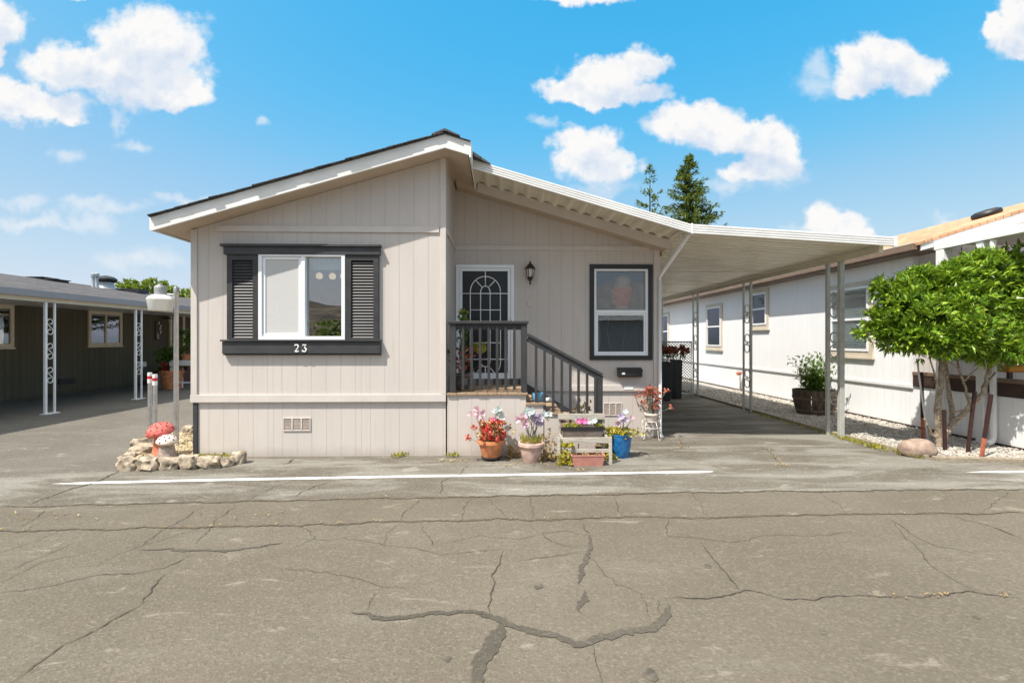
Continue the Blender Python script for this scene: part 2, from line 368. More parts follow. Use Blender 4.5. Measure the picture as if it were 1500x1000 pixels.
def struct(name, mb, mat, kind='structure', **k): return tag(mb.build(name, mat, **k), kind=kind)
def copy_tree(o, parent=None):
    c = o.copy(); COL.objects.link(c)
    if parent: c.parent = parent
    for ch in list(o.children): copy_tree(ch, c)
    return c
def walls_y(mb, x0, x1, zb, zt, y0, y1, holes=(), br=()):
    """wall in a plane of constant y, thickness y0..y1, with rectangular openings"""
    xs = sorted({x0, x1, *[h for q in holes for h in q[:2]], *br}); xs = [x for x in xs if x0-1e-6 <= x <= x1+1e-6]
    for a, b in zip(xs, xs[1:]):
        c = (a+b)/2; segs = [(None, None)]
        hs = [q for q in holes if q[0] < c < q[1]]
        lo = None
        for q in sorted(hs, key=lambda q: q[2]):
            bot = (zb(a), zb(b)) if lo is None else (lo, lo)
            mb.prism([(a, y0, bot[0]), (b, y0, bot[1]), (b, y0, q[2]), (a, y0, q[2])], (0, y1-y0, 0)); lo = q[3]
        bot = (zb(a), zb(b)) if lo is None else (lo, lo)
        mb.prism([(a, y0, bot[0]), (b, y0, bot[1]), (b, y0, zt(b)), (a, y0, zt(a))], (0, y1-y0, 0))
    return mb
def frame_y(mb, x0, x1, z0, z1, y0, y1, w, wb=None):
    wb = w if wb is None else wb
    mb.box(x0, x1, y0, y1, z1-w, z1); mb.box(x0, x1, y0, y1, z0, z0+wb)
    mb.box(x0, x0+w, y0, y1, z0+wb, z1-w); mb.box(x1-w, x1, y0, y1, z0+wb, z1-w); return mb
def frame_x(mb, y0, y1, z0, z1, x0, x1, w):
    mb.box(x0, x1, y0, y1, z1-w, z1); mb.box(x0, x1, y0, y1, z0, z0+w)
    mb.box(x0, x1, y0, y0+w, z0+w, z1-w); mb.box(x0, x1, y1-w, y1, z0+w, z1-w); return mb

# =============================== GROUND ====================================================
struct('ground', MB().add([(-250, -300, 0), (250, -300, 0), (250, 250, 0), (-250, 250, 0)], [(0, 1, 2, 3)]), 'lane', base=(0, 0, 0))
def sheet(name, pts, z, mat, kind='structure'):
    return struct(name, MB().add([(q[0], q[1], z) for q in pts], [tuple(range(len(pts)))]), mat, kind, base=(0, 0, z))
SEAM = [(0, 743), (275, 736.5), (430, 733), (750, 727), (950, 722.5), (1140, 720), (1500, 717)]
sp = [G(*q) for q in SEAM]
ex = lambda a, b, k: a+(a-b).normalized()*k
sp = [ex(sp[0], sp[1], 60)]+sp+[ex(sp[-1], sp[-2], 60)]
sheet('road', [(q.x, q.y) for q in sp][::-1]+[(-66, -7), (66, -7)], .004, 'road')
padl = G(172, 690)
sheet('driveway', [(q.x, q.y) for q in sp[1:-1]]+[(sp[-2].x+6, sp[-2].y), (sp[-2].x+6, 6.45), (5.86, 6.58), (5.76, 18), (-4.2, 18), (-4.25, 6.9), (padl.x, padl.y), (G(0, 697).x, G(0, 697).y), (G(0, 697).x-8, G(0, 697).y), (sp[1].x-8, sp[1].y)], .006, 'pad')
def paint_strip(pts, w, name='road_marking'):
    mb = MB(); P_ = []
    for i in range(len(pts)-1):
        a, b = pts[i], pts[i+1]; n = max(2, int((b-a).length/.05))
        P_ += [a.lerp(b, k/n) for k in range(n)]
    P_.append(pts[-1]); vs = []; fs = []
    for i, q in enumerate(P_):
        d = (P_[min(i+1, len(P_)-1)]-P_[max(0, i-1)]).normalized(); x = Vector((-d.y, d.x, 0))
        k = w*(.5+.08*mnoise.noise(q*5)); k2 = w*(.5+.10*mnoise.noise(q*6+Vector((9, 2, 1))))
        e = min(1, (i+.5)/8, (len(P_)-i-.5)/3)
        vs += [q+x*k*e, q-x*k2*e]
    fs = [(2*i, 2*i+1, 2*i+3, 2*i+2) for i in range(len(P_)-1)]
    return struct(name, mb.add([(v.x, v.y, .010) for v in vs], fs), 'paint', base=(0, 0, .01))
paint_strip([G(76, 709.5), G(300, 704), G(600, 698.5), G(850, 694.5), G(1045, 691.5)], .085)
paint_strip([G(1415, 692.5), G(1500, 691.5), G(1640, 690)], .085)
def ribbon(mb, pts, w, jit=.02, seed=0, z=.0095, taper=True, step=.024):
    z += (seed % 37)*.00003
    P_ = []
    for i in range(len(pts)-1):
        a, b = pts[i], pts[i+1]; n = max(1, int((b-a).length/step))
        P_ += [a.lerp(b, k/n) for k in range(n)]
    P_.append(pts[-1]); vs = []; m_ = len(P_); rw = random.Random(int(seed*10))
    for i, q in enumerate(P_):
        d = (P_[min(i+1, m_-1)]-P_[max(0, i-1)]).normalized(); x = Vector((-d.y, d.x, 0))
        off = jit*(mnoise.noise(q*3+Vector((seed, 0, 0)))*1.6+mnoise.noise(q*11+Vector((seed, 3, 0)))*.8)+rw.gauss(0, min(w*.2, .004)+.0012)
        e = min(1, (i+.3)/6, (m_-i-.7)/6) if taper else 1
        k = w*.5*e*(1+.8*mnoise.noise(q*5+Vector((seed, 1, 7)))+rw.gauss(0, .3 if w < .03 else .12))
        k2 = w*.5*e*(1+.8*mnoise.noise(q*5+Vector((seed, 8, 2)))+rw.gauss(0, .3 if w < .03 else .12))
        vs += [q+x*(off+max(.001, k)), q+x*(off-max(.001, k2))]
    mb.add([(v.x, v.y, z) for v in vs], [(2*i, 2*i+1, 2*i+3, 2*i+2) for i in range(m_-1)])
def gp(*q): return [G(q[i], q[i+1]) for i in range(0, len(q), 2)]
CR = [  # (width, points)
 (.016, SEAM), (.014, [(0, 778.5), (125, 776), (280, 773), (415, 770), (550, 766), (750, 761.5), (950, 758.5), (1200, 754), (1500, 751)]),
 (.012, [(0, 870), (45, 865), (105, 851), (145, 840), (195, 842), (240, 832), (285, 812)]),
 (.014, [(15, 1003), (65, 972), (100, 945), (150, 920), (195, 890), (225, 860), (245, 840)]),
 (.009, [(285, 797), (310, 772), (345, 740)]), (.010, [(200, 805), (240, 777), (265, 760), (300, 742)]),
 (.024, [(42, 740), (90, 722), (145, 705), (172, 691)]), (.014, [(425, 732), (460, 712), (490, 705)]), (.02, [(415, 681), (425, 678), (432, 671)]),
 (.014, [(645, 725), (650, 705), (670, 695), (687, 680)]), (.007, [(410, 835), (450, 835), (485, 842), (525, 850), (560, 860), (590, 867)]),
 (.007, [(450, 790), (505, 790), (550, 799), (600, 805), (645, 811), (750, 807)]), (.016, [(740, 808), (735, 815), (725, 840), (720, 865), (715, 890), (722, 902)]),
 (.013, [(980, 879), (1030, 877), (1075, 871), (1100, 869), (1150, 879), (1225, 875), (1300, 877), (1365, 874), (1425, 869), (1500, 876)]),
 (.012, [(1022, 794), (1045, 815), (1065, 837), (1077, 860), (1082, 871)]), (.009, [(750, 824), (800, 816), (850, 811)]),
 (.008, [(865, 787), (830, 779), (797, 782), (805, 795), (830, 802), (860, 800)]), (.010, [(850, 762), (867, 790)]),
 (.008, [(977, 760), (980, 785), (1020, 790), (1070, 795), (1110, 787), (1175, 785), (1250, 782)]),
 (.010, [(1305, 762), (1340, 785), (1375, 801), (1445, 812)]), (.014, [(1390, 754), (1450, 772), (1500, 790)]), (.010, [(867, 945), (877, 965), (887, 1003)]),
 (.012, [(995, 640), (1000, 655), (975, 662)]), (.012, [(1115, 655), (1135, 668), (1145, 682)]), (.011, [(0, 812), (45, 795), (85, 780)]), (.010, [(0, 840), (65, 815), (110, 795)]),
 (.009, [(0, 855), (60, 825), (140, 805)]), (.010, [(20, 775), (65, 752), (75, 744)]), (.010, [(535, 895), (547, 870)]), (.008, [(555, 895), (545, 905)]),
 (.008, [(590, 765), (600, 745), (612, 728)]), (.009, [(672, 762), (690, 730)]), (.008, [(780, 760), (775, 728)]), (.007, [(900, 727), (915, 757)]), (.008, [(860, 815), (900, 855), (945, 870)]),
 (.008, [(945, 870), (948, 905)]), (.008, [(965, 880), (962, 905)]), (.007, [(1305, 762), (1350, 815), (1420, 868)]), (.008, [(1450, 725), (1500, 735)]), (.007, [(620, 766), (632, 800), (700, 786), (760, 790), (800, 782)]),
 (.007, [(710, 728), (745, 760)]), (.006, [(560, 799), (580, 770), (590, 766)]), (.007, [(1010, 720), (1040, 757)]), (.007, [(1200, 720), (1245, 753)]), (.006, [(1480, 720), (1440, 752)]), (.008, [(360, 735), (400, 715), (470, 690)]),
 (.006, [(290, 775), (210, 800), (140, 830)]), (.006, [(440, 770), (455, 790), (430, 805)]),
]
mb = MB(); mb2 = MB(); mb3 = MB(); mb4 = MB()
for i, (w, q) in enumerate(CR):
    pts = [G(*k) for k in q]
    ribbon(mb, pts, w*.5, .03, i*3.7)
    if i in (0, 1): ribbon(mb2, pts, w*2.2, .03, i*3.7, z=.0086)
struct('road_cracks', mb, 'crack', base=(0, 0, .013)); struct('dusty_crack_edges', mb2, 'crack2', base=(0, 0, .0115))
for i, (w, q) in enumerate([
 (.045, [(205, 805), (250, 803), (290, 807), (330, 809), (370, 802), (415, 796)]),
 (.055, [(515, 896), (540, 900), (575, 905), (625, 902), (670, 900), (700, 899), (720, 902), (735, 915)]),
 (.075, [(700, 899), (735, 912), (780, 927), (815, 935), (850, 941), (880, 937), (915, 928), (950, 919), (968, 908), (980, 885)]),
 (.105, [(738, 905), (735, 915), (725, 940), (710, 965), (697, 1000), (684, 1035)]),
 (.05, [(866, 787), (860, 815), (857, 840), (847, 857)]), (.07, [(852, 865), (853, 880), (855, 899)]),
 (.035, [(90, 722), (145, 705), (174, 691)]), (.04, [(414, 681), (425, 677), (431, 671)])]):
    ribbon(mb3, [G(*k) for k in q], w*.72, .03, 50+i*5, z=.0075)
struct('tar_patches', mb3, 'tarpatch', base=(0, 0, .0075))
# small dark spots on the road
for px, py, r in ((788, 859, .035), (953, 989, .04), (1037, 830, .025), (655, 965, .022), (1205, 927, .02), (1430, 905, .02)):
    c = G(px, py); ang = [i*math.pi/6 for i in range(12)]
    mb4.add([(c.x+r*math.cos(a)*R.uniform(.7, 1.2), c.y+r*1.3*math.sin(a)*R.uniform(.7, 1.2), .0070) for a in ang], [tuple(range(12))])
struct('oil_spots', mb4, 'tar', base=(0, 0, .0095))
# =============================== MAIN HOUSE ===============================================
YF, YR, YK = 6.92, 8.25, 6.54
XL, XB, XRt = sx(283, YF), sx(653, YF), sx(965, YR)
XRG = -.735
def RT(x): return 4.36-.2923*abs(x-XRG)
YB = 18.0
house = thing('manufactured_home', (-.8, 12, 0), 'beige manufactured home with charcoal shutters and the number 23 under its front window', 'house')
zbelt0, zbelt1 = sz(470, 588.5, YF), sz(470, 577.5, YF)
WX0, WX1 = sx(382.5, YF), sx(506, YF); WZ0, WZ1 = sz(445, 496.5, YF), sz(445, 372.5, YF)
mb = walls_y(MB(), XL, XB, lambda x: zbelt0-.01, lambda x: RT(x)-.165, YF, YF+.12, [(WX0, WX1, WZ0, WZ1)], [XRG])
mb.build('front_wall', 'side_x', house)
# recess wall
RW = (sx(869, YR), sx(950, YR), sz(910, 522, YR), sz(910, 392.5, YR))
rbelt0, rbelt1 = sz(900, 572.5, YR), sz(900, 564, YR)
DZ = sz(712, 575, YF)           # deck height
DR = (sx(668, YR), sx(753, YR), DZ, sz(712, 388, YR))
mb = walls_y(MB(), XB-.1, XRt, lambda x: rbelt0-.01, lambda x: RT(x)-.20, YR, YR+.12, [RW, (DR[0]+.02, DR[1]-.02, DR[2], DR[3]-.02)], [XRG])
mb.build('porch_wall', 'side_x', house)
MB().box(XB-.1, XB, YF+.12, YR, 0, RT(XB)-.165).build('bay_side_wall', 'side_y', house)
mb = MB().box(XL, XL+.1, YF+.12, YB, 0, RT(XL)-.165).box(XRt-.1, XRt, YR+.12, YB, 0, RT(XRt)-.2)
mb.prism([(XL, YB, 0), (XRt, YB, 0), (XRt, YB, RT(XRt)-.2), (XRG, YB, RT(XRG)-.2), (XL, YB, RT(XL)-.2)], (0, .1, 0)); mb.build('side_wall', 'side_y', house)
# skirt
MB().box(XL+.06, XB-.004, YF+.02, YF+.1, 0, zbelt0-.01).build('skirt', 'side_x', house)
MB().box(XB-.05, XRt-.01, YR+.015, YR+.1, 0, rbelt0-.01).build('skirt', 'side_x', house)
MB().box(XL-.004, XL+.058, YF-.004, YF+.12, 0, zbelt0-.008).build('skirt_corner_post', 'charcoal', house, bevel=.004)
# trims
MB().box(XL-.03, XB+.004, YF-.024, YF-.001, zbelt0, zbelt1).build('belt_trim', 'beige', house, bevel=.004)
MB().box(XB+.001, XRt+.004, YR-.022, YR-.001, rbelt0, rbelt1).build('belt_trim', 'beige', house, bevel=.004)
tz0, tz1 = sz(500, 340.5, YF), sz(500, 331.5, YF)
MB().box(sx(318, YF), XB-.09, YF-.022, YF-.001, tz0, tz1).build('gable_trim', 'beige', house, bevel=.003)
r0, r1 = sz(800, 367, YR), sz(800, 360, YR)
MB().box(XB+.001, sx(950, YR), YR-.022, YR-.001, r0, r1).build('gable_trim', 'beige', house, bevel=.003)
MB().box(XB+.001, XB+.022, YF+.13, YR-.024, r0, r1).build('gable_trim', 'beige', house, bevel=.003)
MB().box(XL-.022, XL+.062, YF-.022, YF-.001, zbelt1+.002, RT(XL)-.17).build('corner_board', 'beige', house, bevel=.003)
MB().box(XB-.075, XB+.004, YF-.022, YF-.001, zbelt1+.002, RT(XB)-.17).build('corner_board', 'beige', house, bevel=.003)
MB().box(XRt-.09, XRt+.012, YR-.021, YR-.001, rbelt1+.002, RT(XRt)-.2).build('corner_board', 'beige', house, bevel=.003)
MB().box(XRt-.09, XRt+.012, YR-.021, YR+.012, 0, rbelt0-.002).build('corner_board', 'beige', house, bevel=.003)
# roof: slabs over the bay (projecting) and over the porch side
XE, XS, XE2 = -4.563, -.415, 2.76
mb = MB()
def slab(mb, xa, xb, y0, y1, up, dn):
    mb.prism([(xa, y0, RT(xa)-dn), (xb, y0, RT(xb)-dn), (xb, y0, RT(xb)+up), (xa, y0, RT(xa)+up)], (0, y1-y0, 0))
mb2 = MB()
slab(mb2, XE-.02, XRG, YK-.03, YB+.2, .009, -.002); slab(mb2, XRG, XS+.02, YK-.03, 7.03, .009, -.002); slab(mb2, XRG, -.40, 7.03, YB+.2, .03, -.002)
rf = mb2.build('roof', 'shingle_dark', house)
mb = MB(); x = XE-.02      # shingle courses and ridge cap at the rake edge
k = 0
while x < XRG-.1:
    x2 = min(x+R.uniform(.12, .3), XRG); yy = YK-.045-R.uniform(0, .022); mb.prism([(x, yy, RT(x)+.010), (x2, yy, RT(x2)+.010), (x2, yy, RT(x2)+.016), (x, yy, RT(x)+.024)], (0, .5, 0)); x = x2
mb.prism([(XRG-.17, YK-.05, RT(XRG-.17)+.022), (XRG, YK-.05, RT(XRG)+.03), (XRG+.2, YK-.05, RT(XRG+.2)+.014), (XRG+.2, YK-.05, RT(XRG+.2)+.03), (XRG, YK-.05, RT(XRG)+.06), (XRG-.17, YK-.05, RT(XRG-.17)+.036)], (0, 9, 0))
mb.prism([(XS-.06, YK+.3, RT(XS)-.03), (XS+.02, YK+.3, RT(XS)-.06), (XS+.27, 7.0, RT(XS)-.13), (XS+.27, 7.02, RT(XS)-.11), (XS, 6.9, RT(XS)+.03)], (0, .3, 0))
mb.build('shingle_edge', 'shingle_dark', rf)
mb = MB(); slab(mb, XE+.02, XRG, YK+.03, YB, -.01, .16); slab(mb, XRG, XS-.02, YK+.03, YR+.3, -.01, .16); mb.build('soffit', 'tan_soffit', house)
mb = MB(); slab(mb, XRG+.02, XE2-.02, 7.90, YB, -.12, .225); mb.build('soffit', 'tan_soffit', house)
mb = MB(); slab(mb, XE, XRG, YK, YK+.028, 0, .18); mb.build('rake_fascia', 'fascia_white', house, bevel=.004)
mb = MB(); slab(mb, XRG, XS, YK, YK+.028, 0, .18); mb.build('rake_fascia', 'fascia_white', house, bevel=.004)
MB().box(XS-.0, XS+.026, YK+.0, YR+.2, RT(XS)-.21, RT(XS)-.0).build('return_fascia', 'fascia_white', house, bevel=.004)
MB().box(XE-.026, XE, YK, YB, RT(XE)-.175, RT(XE)-.002).build('eave_fascia', 'fascia_white', house)
mb = MB(); slab(mb, XS+.05, XE2, 7.87, 7.90, -.095, .255); mb.build('porch_rake_board', 'beige', house, bevel=.004)
mb = MB(); mb.box(XB+.0, XB+.02, YF+.001, YR-.0, RT(XB)-.26, RT(XB)-.15); mb.build('frieze_board', 'tan_soffit', house)
# interior
mb = MB().box(XL+.11, XB-.11, YF+.125, 12.4, DZ-.1, DZ-.02).box(XB-.109, XRt-.11, YR+.125, 12.4, DZ-.1, DZ-.02)
mb.build('interior_floor', 'darkbrown', house)
mb = MB().box(XL+.11, XRt-.11, 11.4, 11.5, DZ-.02, 4.2).box(XB-.02, XB+.08, YR+.13, 11.38, DZ-.02, 4.1)
mb.build('interior_wall', 'room', house)
MB().box(XL+.11, XB-.11, YF+.125, 11.39, 3.02, 3.08).box(XB-.109, XRt-.11, YR+.125, 11.39, 3.02, 3.08).build('interior_ceiling', 'room', house)
# front window
win = MB().box(WX0, WX1, YF+.055, YF+.059, WZ0, WZ1)
fw = .045
wf = frame_y(MB(), WX0-.012, WX1+.012, WZ0-.012, WZ1+.012, YF-.062, YF+.07, .05).build('window', 'vinyl', house, bevel=.005)
mx = sx(446, YF)
MB().box(mx-.028, mx+.028, YF-.055, YF+.068, WZ0+.04, WZ1-.04).build('mullion', 'vinyl', wf, bevel=.004)
MB().box(WX0+.04, mx, YF+.03, YF+.033, WZ0+.04, WZ1-.04).build('pane', 'glass', wf)
MB().box(mx, WX1-.04, YF+.02, YF+.023, WZ0+.04, WZ1-.04).build('pane', 'glass', wf)
frame_y(MB(), WX0+.042, mx-.03, WZ0+.042, WZ1-.042, YF-.04, YF-.015, .035).build('sash', 'vinyl', wf, bevel=.003)
MB().box(WX0+.075, mx-.03, YF-.028, YF-.026, WZ0+.07, WZ1-.07).build('insect_screen', 'screen', wf)
# curtain behind left half, valance behind right half
def curtain(x0, x1, z0, z1, y, amp=.015, folds=12):
    mb = MB(); n = folds*6; vs = []
    for i in range(n+1):
        x = x0+(x1-x0)*i/n; yy = y+amp*math.sin(i*2*math.pi/6)+.004*mnoise.noise(Vector((x*9, 0, 0)))
        vs += [(x, yy, z0), (x, yy, z1)]
    return mb.add(vs, [(2*i, 2*i+2, 2*i+3, 2*i+1) for i in range(n)])
curtain(WX0, mx, WZ0-.05, WZ1+.05, YF+.16).build('curtain', 'curtain', house, smooth=True)
curtain(mx, WX1+.05, WZ1-.19, WZ1+.05, YF+.19, .012, 9).build('curtain_valance', 'curtain', house, smooth=True)
# shutter surround: hood, sill, louvred shutters
HX0, HX1 = sx(328, YF), sx(559, YF)
shut = []
hz0, hz1 = sz(445, 373, YF), sz(445, 360, YF)
MB().box(HX0+.03, HX1-.01, YF-.07, YF-.001, hz0-.01, hz1-.028).build('window_hood', 'charcoal', house, bevel=.004)
MB().box(HX0-.005, HX1+.0, YF-.10, YF-.001, hz1-.026, hz1+.008).build('window_hood', 'charcoal', house, bevel=.004)
sz1_, sz0_ = sz(445, 497.5, YF), sz(445, 517.5, YF)
sill = MB().box(HX0+.015, HX1, YF-.075, YF-.001, sz0_, sz1_-.024).build('window_sill', 'charcoal', house, bevel=.004)
MB().box(HX0, HX1+.005, YF-.10, YF-.001, sz1_-.022, sz1_+.002).build('sill_ledge', 'rail', sill, bevel=.004)
MB().box(HX0+.015, HX1, YF-.05, YF-.001, sz0_-.022, sz0_-.002).build('sill_apron', 'rail', sill, bevel=.003)
for a, b in ((335, 380.5), (508, 556)):
    x0, x1 = sx(a, YF), sx(b, YF); z0, z1 = sz1_+.004, hz0-.012
    s_ = frame_y(MB(), x0, x1, z0, z1, YF-.05, YF-.001, .075, .02).build('shutter', 'rail', house, bevel=.004)
    mb = MB(); n = 26; zz0 = z0+.02; zz1 = z1-.075
    for i in range(n):
        z = zz0+(zz1-zz0)*(i+.5)/n
        mb.prism([(x0+.07, YF-.036, z-.015), (x0+.07, YF-.03, z-.018), (x0+.07, YF-.008, z+.014), (x0+.07, YF-.014, z+.017)], (x1-x0-.14, 0, 0))
    mb.build('louvre', 'louvre', s_); MB().box(x0+.07, x1-.07, YF-.006, YF-.002, zz0, zz1).build('louvre_back', 'charcoal', s_)
# number 23 on the sill
def digit(pts, x0, z0, h, r):
    mb = MB(); mb.tube([(x0+a*h, YF-.08, z0+b*h) for a, b in pts], r, 6); return mb
def arc(cx, cz, r, a0, a1, n=8): return [(cx+r*math.cos(math.radians(a0+(a1-a0)*i/n)), cz+r*math.sin(math.radians(a0+(a1-a0)*i/n))) for i in range(n+1)]
nz = sz(445, 515.5, YF); nh = .105
two = arc(.30, .74, .24, 160, -40, 9)+[(.22, .22), (.08, .06), (.2, .10), (.36, .05), (.55, .12), (.58, .22)]
digit(two, sx(434.5, YF), nz, nh, [.008, .011, .010, .008, .008, .010, .011, .011, .010, .009, .007, .008, .010, .010, .008, .006]).build('house_number', 'white', sill, smooth=True)
three = [(.12, .80), (.14, .96), (.34, .93), (.58, .97), (.46, .78), (.34, .60)]+arc(.32, .32, .27, 78, -160, 9)
digit(three, sx(445.5, YF), nz, nh, [.006, .008, .009, .008, .006, .006]+[.007, .009, .011, .012, .011, .010, .009, .009, .010, .011]).build('house_number', 'white', sill, smooth=True)
# foundation vents
for (a, b, c, d, Y) in ((415, 611.5, 455.5, 631, YF+.02), (884, 590, 911, 608.5, YR+.015)):
    x0, x1, z0, z1 = sx(a, Y), sx(c, Y), sz(a, d, Y), sz(a, b, Y)
    v = frame_y(MB(), x0, x1, z0, z1, Y-.014, Y-.001, .012)
    w = (x1-x0)/3
    for i in (1, 2): v.box(x0+w*i-.009, x0+w*i+.009, Y-.016, Y-.001, z0+.012, z1-.012)
    v = v.build('foundation_vent', 'beige', house, bevel=.002)
    mb = MB()
    for i in range(9):
        z = z0+.015+(z1-z0-.03)*i/8; mb.bar((x0+.012, Y-.006, z), (x1-.012, Y-.006, z), .006, .006)
    mb.box(x0+.01, x1-.01, Y-.004, Y-.002, z0+.01, z1-.01); mb.build('grille', 'ventgrille', v)
# entry door
door = frame_y(MB(), DR[0], DR[1], DR[2]+.01, DR[3], YR-.035, YR+.06, .055).build('entry_door', 'vinyl', house, bevel=.004)
dx0, dx1, dz0, dz1 = DR[0]+.06, DR[1]-.06, DR[2]+.07, DR[3]-.06
leaf_x0 = sx(676.5, YR); leaf_x1 = sx(746, YR); lz1 = sz(712, 396, YR)
frame_y(MB(), dx0-.002, dx1+.002, dz0-.002, dz1+.002, YR-.022, YR+.01, leaf_x0-dx0+.012, .12).build('security_door_frame', 'vinyl', door, bevel=.004)
MB().box(dx0+.01, dx1-.01, YR+.004, YR+.008, dz0, dz1).build('door_screen', 'doorscreen', door)
mb = MB(); yd = YR-.014
def dp(px, py): return (sx(px, YR), yd, sz(712, py, YR))
cx = 711.0; wo = 22.0; wi = 7.0
def dl(*pts): mb.tube([dp(*q) for q in pts], .009, 6)
def darc(cx, cy, r, a0, a1, ry=None): return [(cx+r*math.cos(math.radians(a0+(a1-a0)*i/12)), cy-(ry or r)*math.sin(math.radians(a0+(a1-a0)*i/12))) for i in range(13)]
dl(*darc(cx, 427, wo, 0, 180, 22), *[(cx-wo, 530)], *darc(cx, 531, wo, 180, 360, 22), (cx+wo, 427))
dl(*darc(cx, 429, wi, 0, 180, 10), (cx-wi, 528), *darc(cx, 529, wi, 180, 360, 8), (cx+wi, 429))
for y in (430, 526): dl((677.5, y), (745, y))
for y in (454, 502): dl((cx-wo, y), (cx+wo, y))
dl((cx, 396), (cx, 419)); dl((cx, 538), (cx, 565))
for sgn in (-1, 1):
    dl((cx+sgn*4.5, 421), (cx+sgn*14.5, 410.5)); dl((cx+sgn*4.5, 536), (cx+sgn*14.5, 547))
mb.build('door_grille', 'vinyl', door, smooth=True)
MB().box(sx(748, YR)-.02, sx(748, YR)+.02, YR-.06, YR-.022, DZ+.93, DZ+1.08).build('door_handle', 'brass', door, bevel=.005)
# porch window
rw = frame_y(MB(), sx(863.5, YR), sx(955.5, YR), sz(910, 527, YR), sz(910, 387.5, YR), YR-.03, YR-.001, .075).build('porch_window', 'black', house, bevel=.004)
rw['label'] = 'white sash window in a wide black frame'
wfr = frame_y(MB(), RW[0]-.004, RW[1]+.004, RW[2]-.004, RW[3]+.004, YR-.012, YR+.08, .055).build('window_frame', 'vinyl', rw, bevel=.004)
mz = sz(910, 456.5, YR)
MB().box(RW[0]+.05, RW[1]-.05, YR-.01, YR+.06, mz-.028, mz+.028).build('meeting_rail', 'vinyl', rw, bevel=.004)
frame_y(MB(), RW[0]+.052, RW[1]-.052, RW[2]+.052, mz-.03, YR+.0, YR+.04, .03).build('lower_sash', 'vinyl', rw, bevel=.003)
MB().box(RW[0]+.05, RW[1]-.05, YR+.052, YR+.055, mz, RW[3]-.05).build('pane', 'glass_mid', rw)
MB().box(RW[0]+.05, RW[1]-.05, YR+.006, YR+.009, RW[2]+.08, mz-.03).build('pane', 'glass_mid', rw)
MB().box(RW[0]+.08, RW[1]-.08, YR+.016, YR+.018, RW[2]+.08, mz-.03).build('insect_screen', 'screen_dark', rw)
MB().box(sx(914, YR), sx(927, YR), YR-.028, YR-.0225, sz(920, 570, YR), sz(920, 565.5, YR)).build('utility_plate', 'vinyl', house)
MB().box(sx(773.5, YR), sx(777, YR), YR-.02, YR-.001, sz(775, 449, YR), sz(775, 440, YR)).build('doorbell', 'cream', house, bevel=.003)
# things indoors that show through the glass
ch = thing('chandelier', (sx(482, 8.3), 8.3, 2.6), 'small chandelier with three lit globes behind the right pane of the front window', 'chandelier')
mb = MB(); cc = Vector((sx(487, 8.3), 8.3, sz(482, 404, 8.3)))
mb.tube([(cc.x, 8.3, cc.z+.12), (cc.x, 8.3, 3.02)], .012)
gl = []
for i in (-1, 0, 1):
    q = Vector((cc.x+i*.20, 8.3-.05*abs(i), cc.z)); mb.tube([(cc.x, 8.3, cc.z+.14), (q.x, q.y, q.z+.15), (q.x, q.y, q.z+.06)], .01); gl.append(q)
mb.build('arm', 'brass', ch, smooth=True)
for q in gl: MB().lathe(q.x, q.y, q.z-.06, [(.02, 0), (.045, .012), (.056, .045), (.05, .08), (.025, .105)], 16).build('globe', 'globe', ch, smooth=True)
dc = thing('dining_chair', (sx(467, 7.9), 7.9, DZ-.02), 'dark dining chair with an arched back behind the front window', 'chair')
q = Vector((sx(470, 7.9), 7.9, 0)); zt = sz(467, 464, 7.9)
mb = MB(); mb.tube([(q.x-.19, q.y, DZ), (q.x-.19, q.y, zt-.18)]+[(q.x-.19*math.cos(a), q.y, zt-.18+.18*math.sin(a)) for a in [i*math.pi/10 for i in range(11)]]+[(q.x+.19, q.y, DZ)], .02)
for i in (-1, 0, 1): mb.tube([(q.x+i*.08, q.y, DZ+.45), (q.x+i*.08, q.y, zt-.04)], .009)
mb.build('backrest', 'black', dc, smooth=True); MB().box(q.x-.21, q.x+.21, q.y, q.y+.42, DZ+.42, DZ+.46).build('seat', 'darkbrown', dc, bevel=.01)
MB().box(q.x-.19, q.x-.15, q.y+.36, q.y+.4, DZ-.02, DZ+.42).build('leg', 'black', dc); MB().box(q.x+.15, q.x+.19, q.y+.36, q.y+.4, DZ-.02, DZ+.42).build('leg', 'black', dc)
tl = thing('table_lamp', (sx(911, 8.75), 8.75, mz), 'barrel shaped red and grey lamp standing behind the black framed window', 'lamp')
lx = sx(911, 8.75)
zb_ = sz(911, 449, 8.75); zt_ = sz(911, 405, 8.75); hh = zt_-zb_
MB().lathe(lx, 8.75, zb_, [(.115, 0), (.155, hh*.22), (.168, hh*.45), (.166, hh*.62)], 24).build('lamp_body', 'lampred', tl, smooth=True)
MB().lathe(lx, 8.75, zb_+hh*.62+.001, [(.168, 0), (.172, .012), (.135, hh*.37)], 24).build('lamp_shade', 'lampgrey', tl, smooth='auto')
MB().lathe(lx, 8.75, zb_-.06, [(.09, 0), (.12, .02), (.11, .058)], 20).build('lamp_base', 'cream', tl, smooth=True)
ct = thing('side_table', (lx, 8.75, DZ), 'narrow dark table under the barrel lamp behind the porch window', 'table')
MB().box(lx-.42, lx+.42, 8.55, 8.95, zb_-.10, zb_-.062).build('tabletop', 'darkbrown', ct)
for s1 in (-.38, .38):
    for s2 in (8.58, 8.92): MB().box(lx+s1-.02, lx+s1+.02, s2-.02, s2+.02, DZ-.02, zb_-.102).build('leg', 'darkbrown', ct)
mb = MB()
for a in ([(893, 462), (889, 485), (893, 505), (896, 520)], [(914, 458), (917, 480), (912, 505), (910, 520)]):
    mb.tube([PY(*k, YR+.2) for k in a], .006, 6)
tag(mb.build('window_cord', 'white', smooth=True), 'two pale cords hanging behind the lower sash of the black framed window', 'cord')
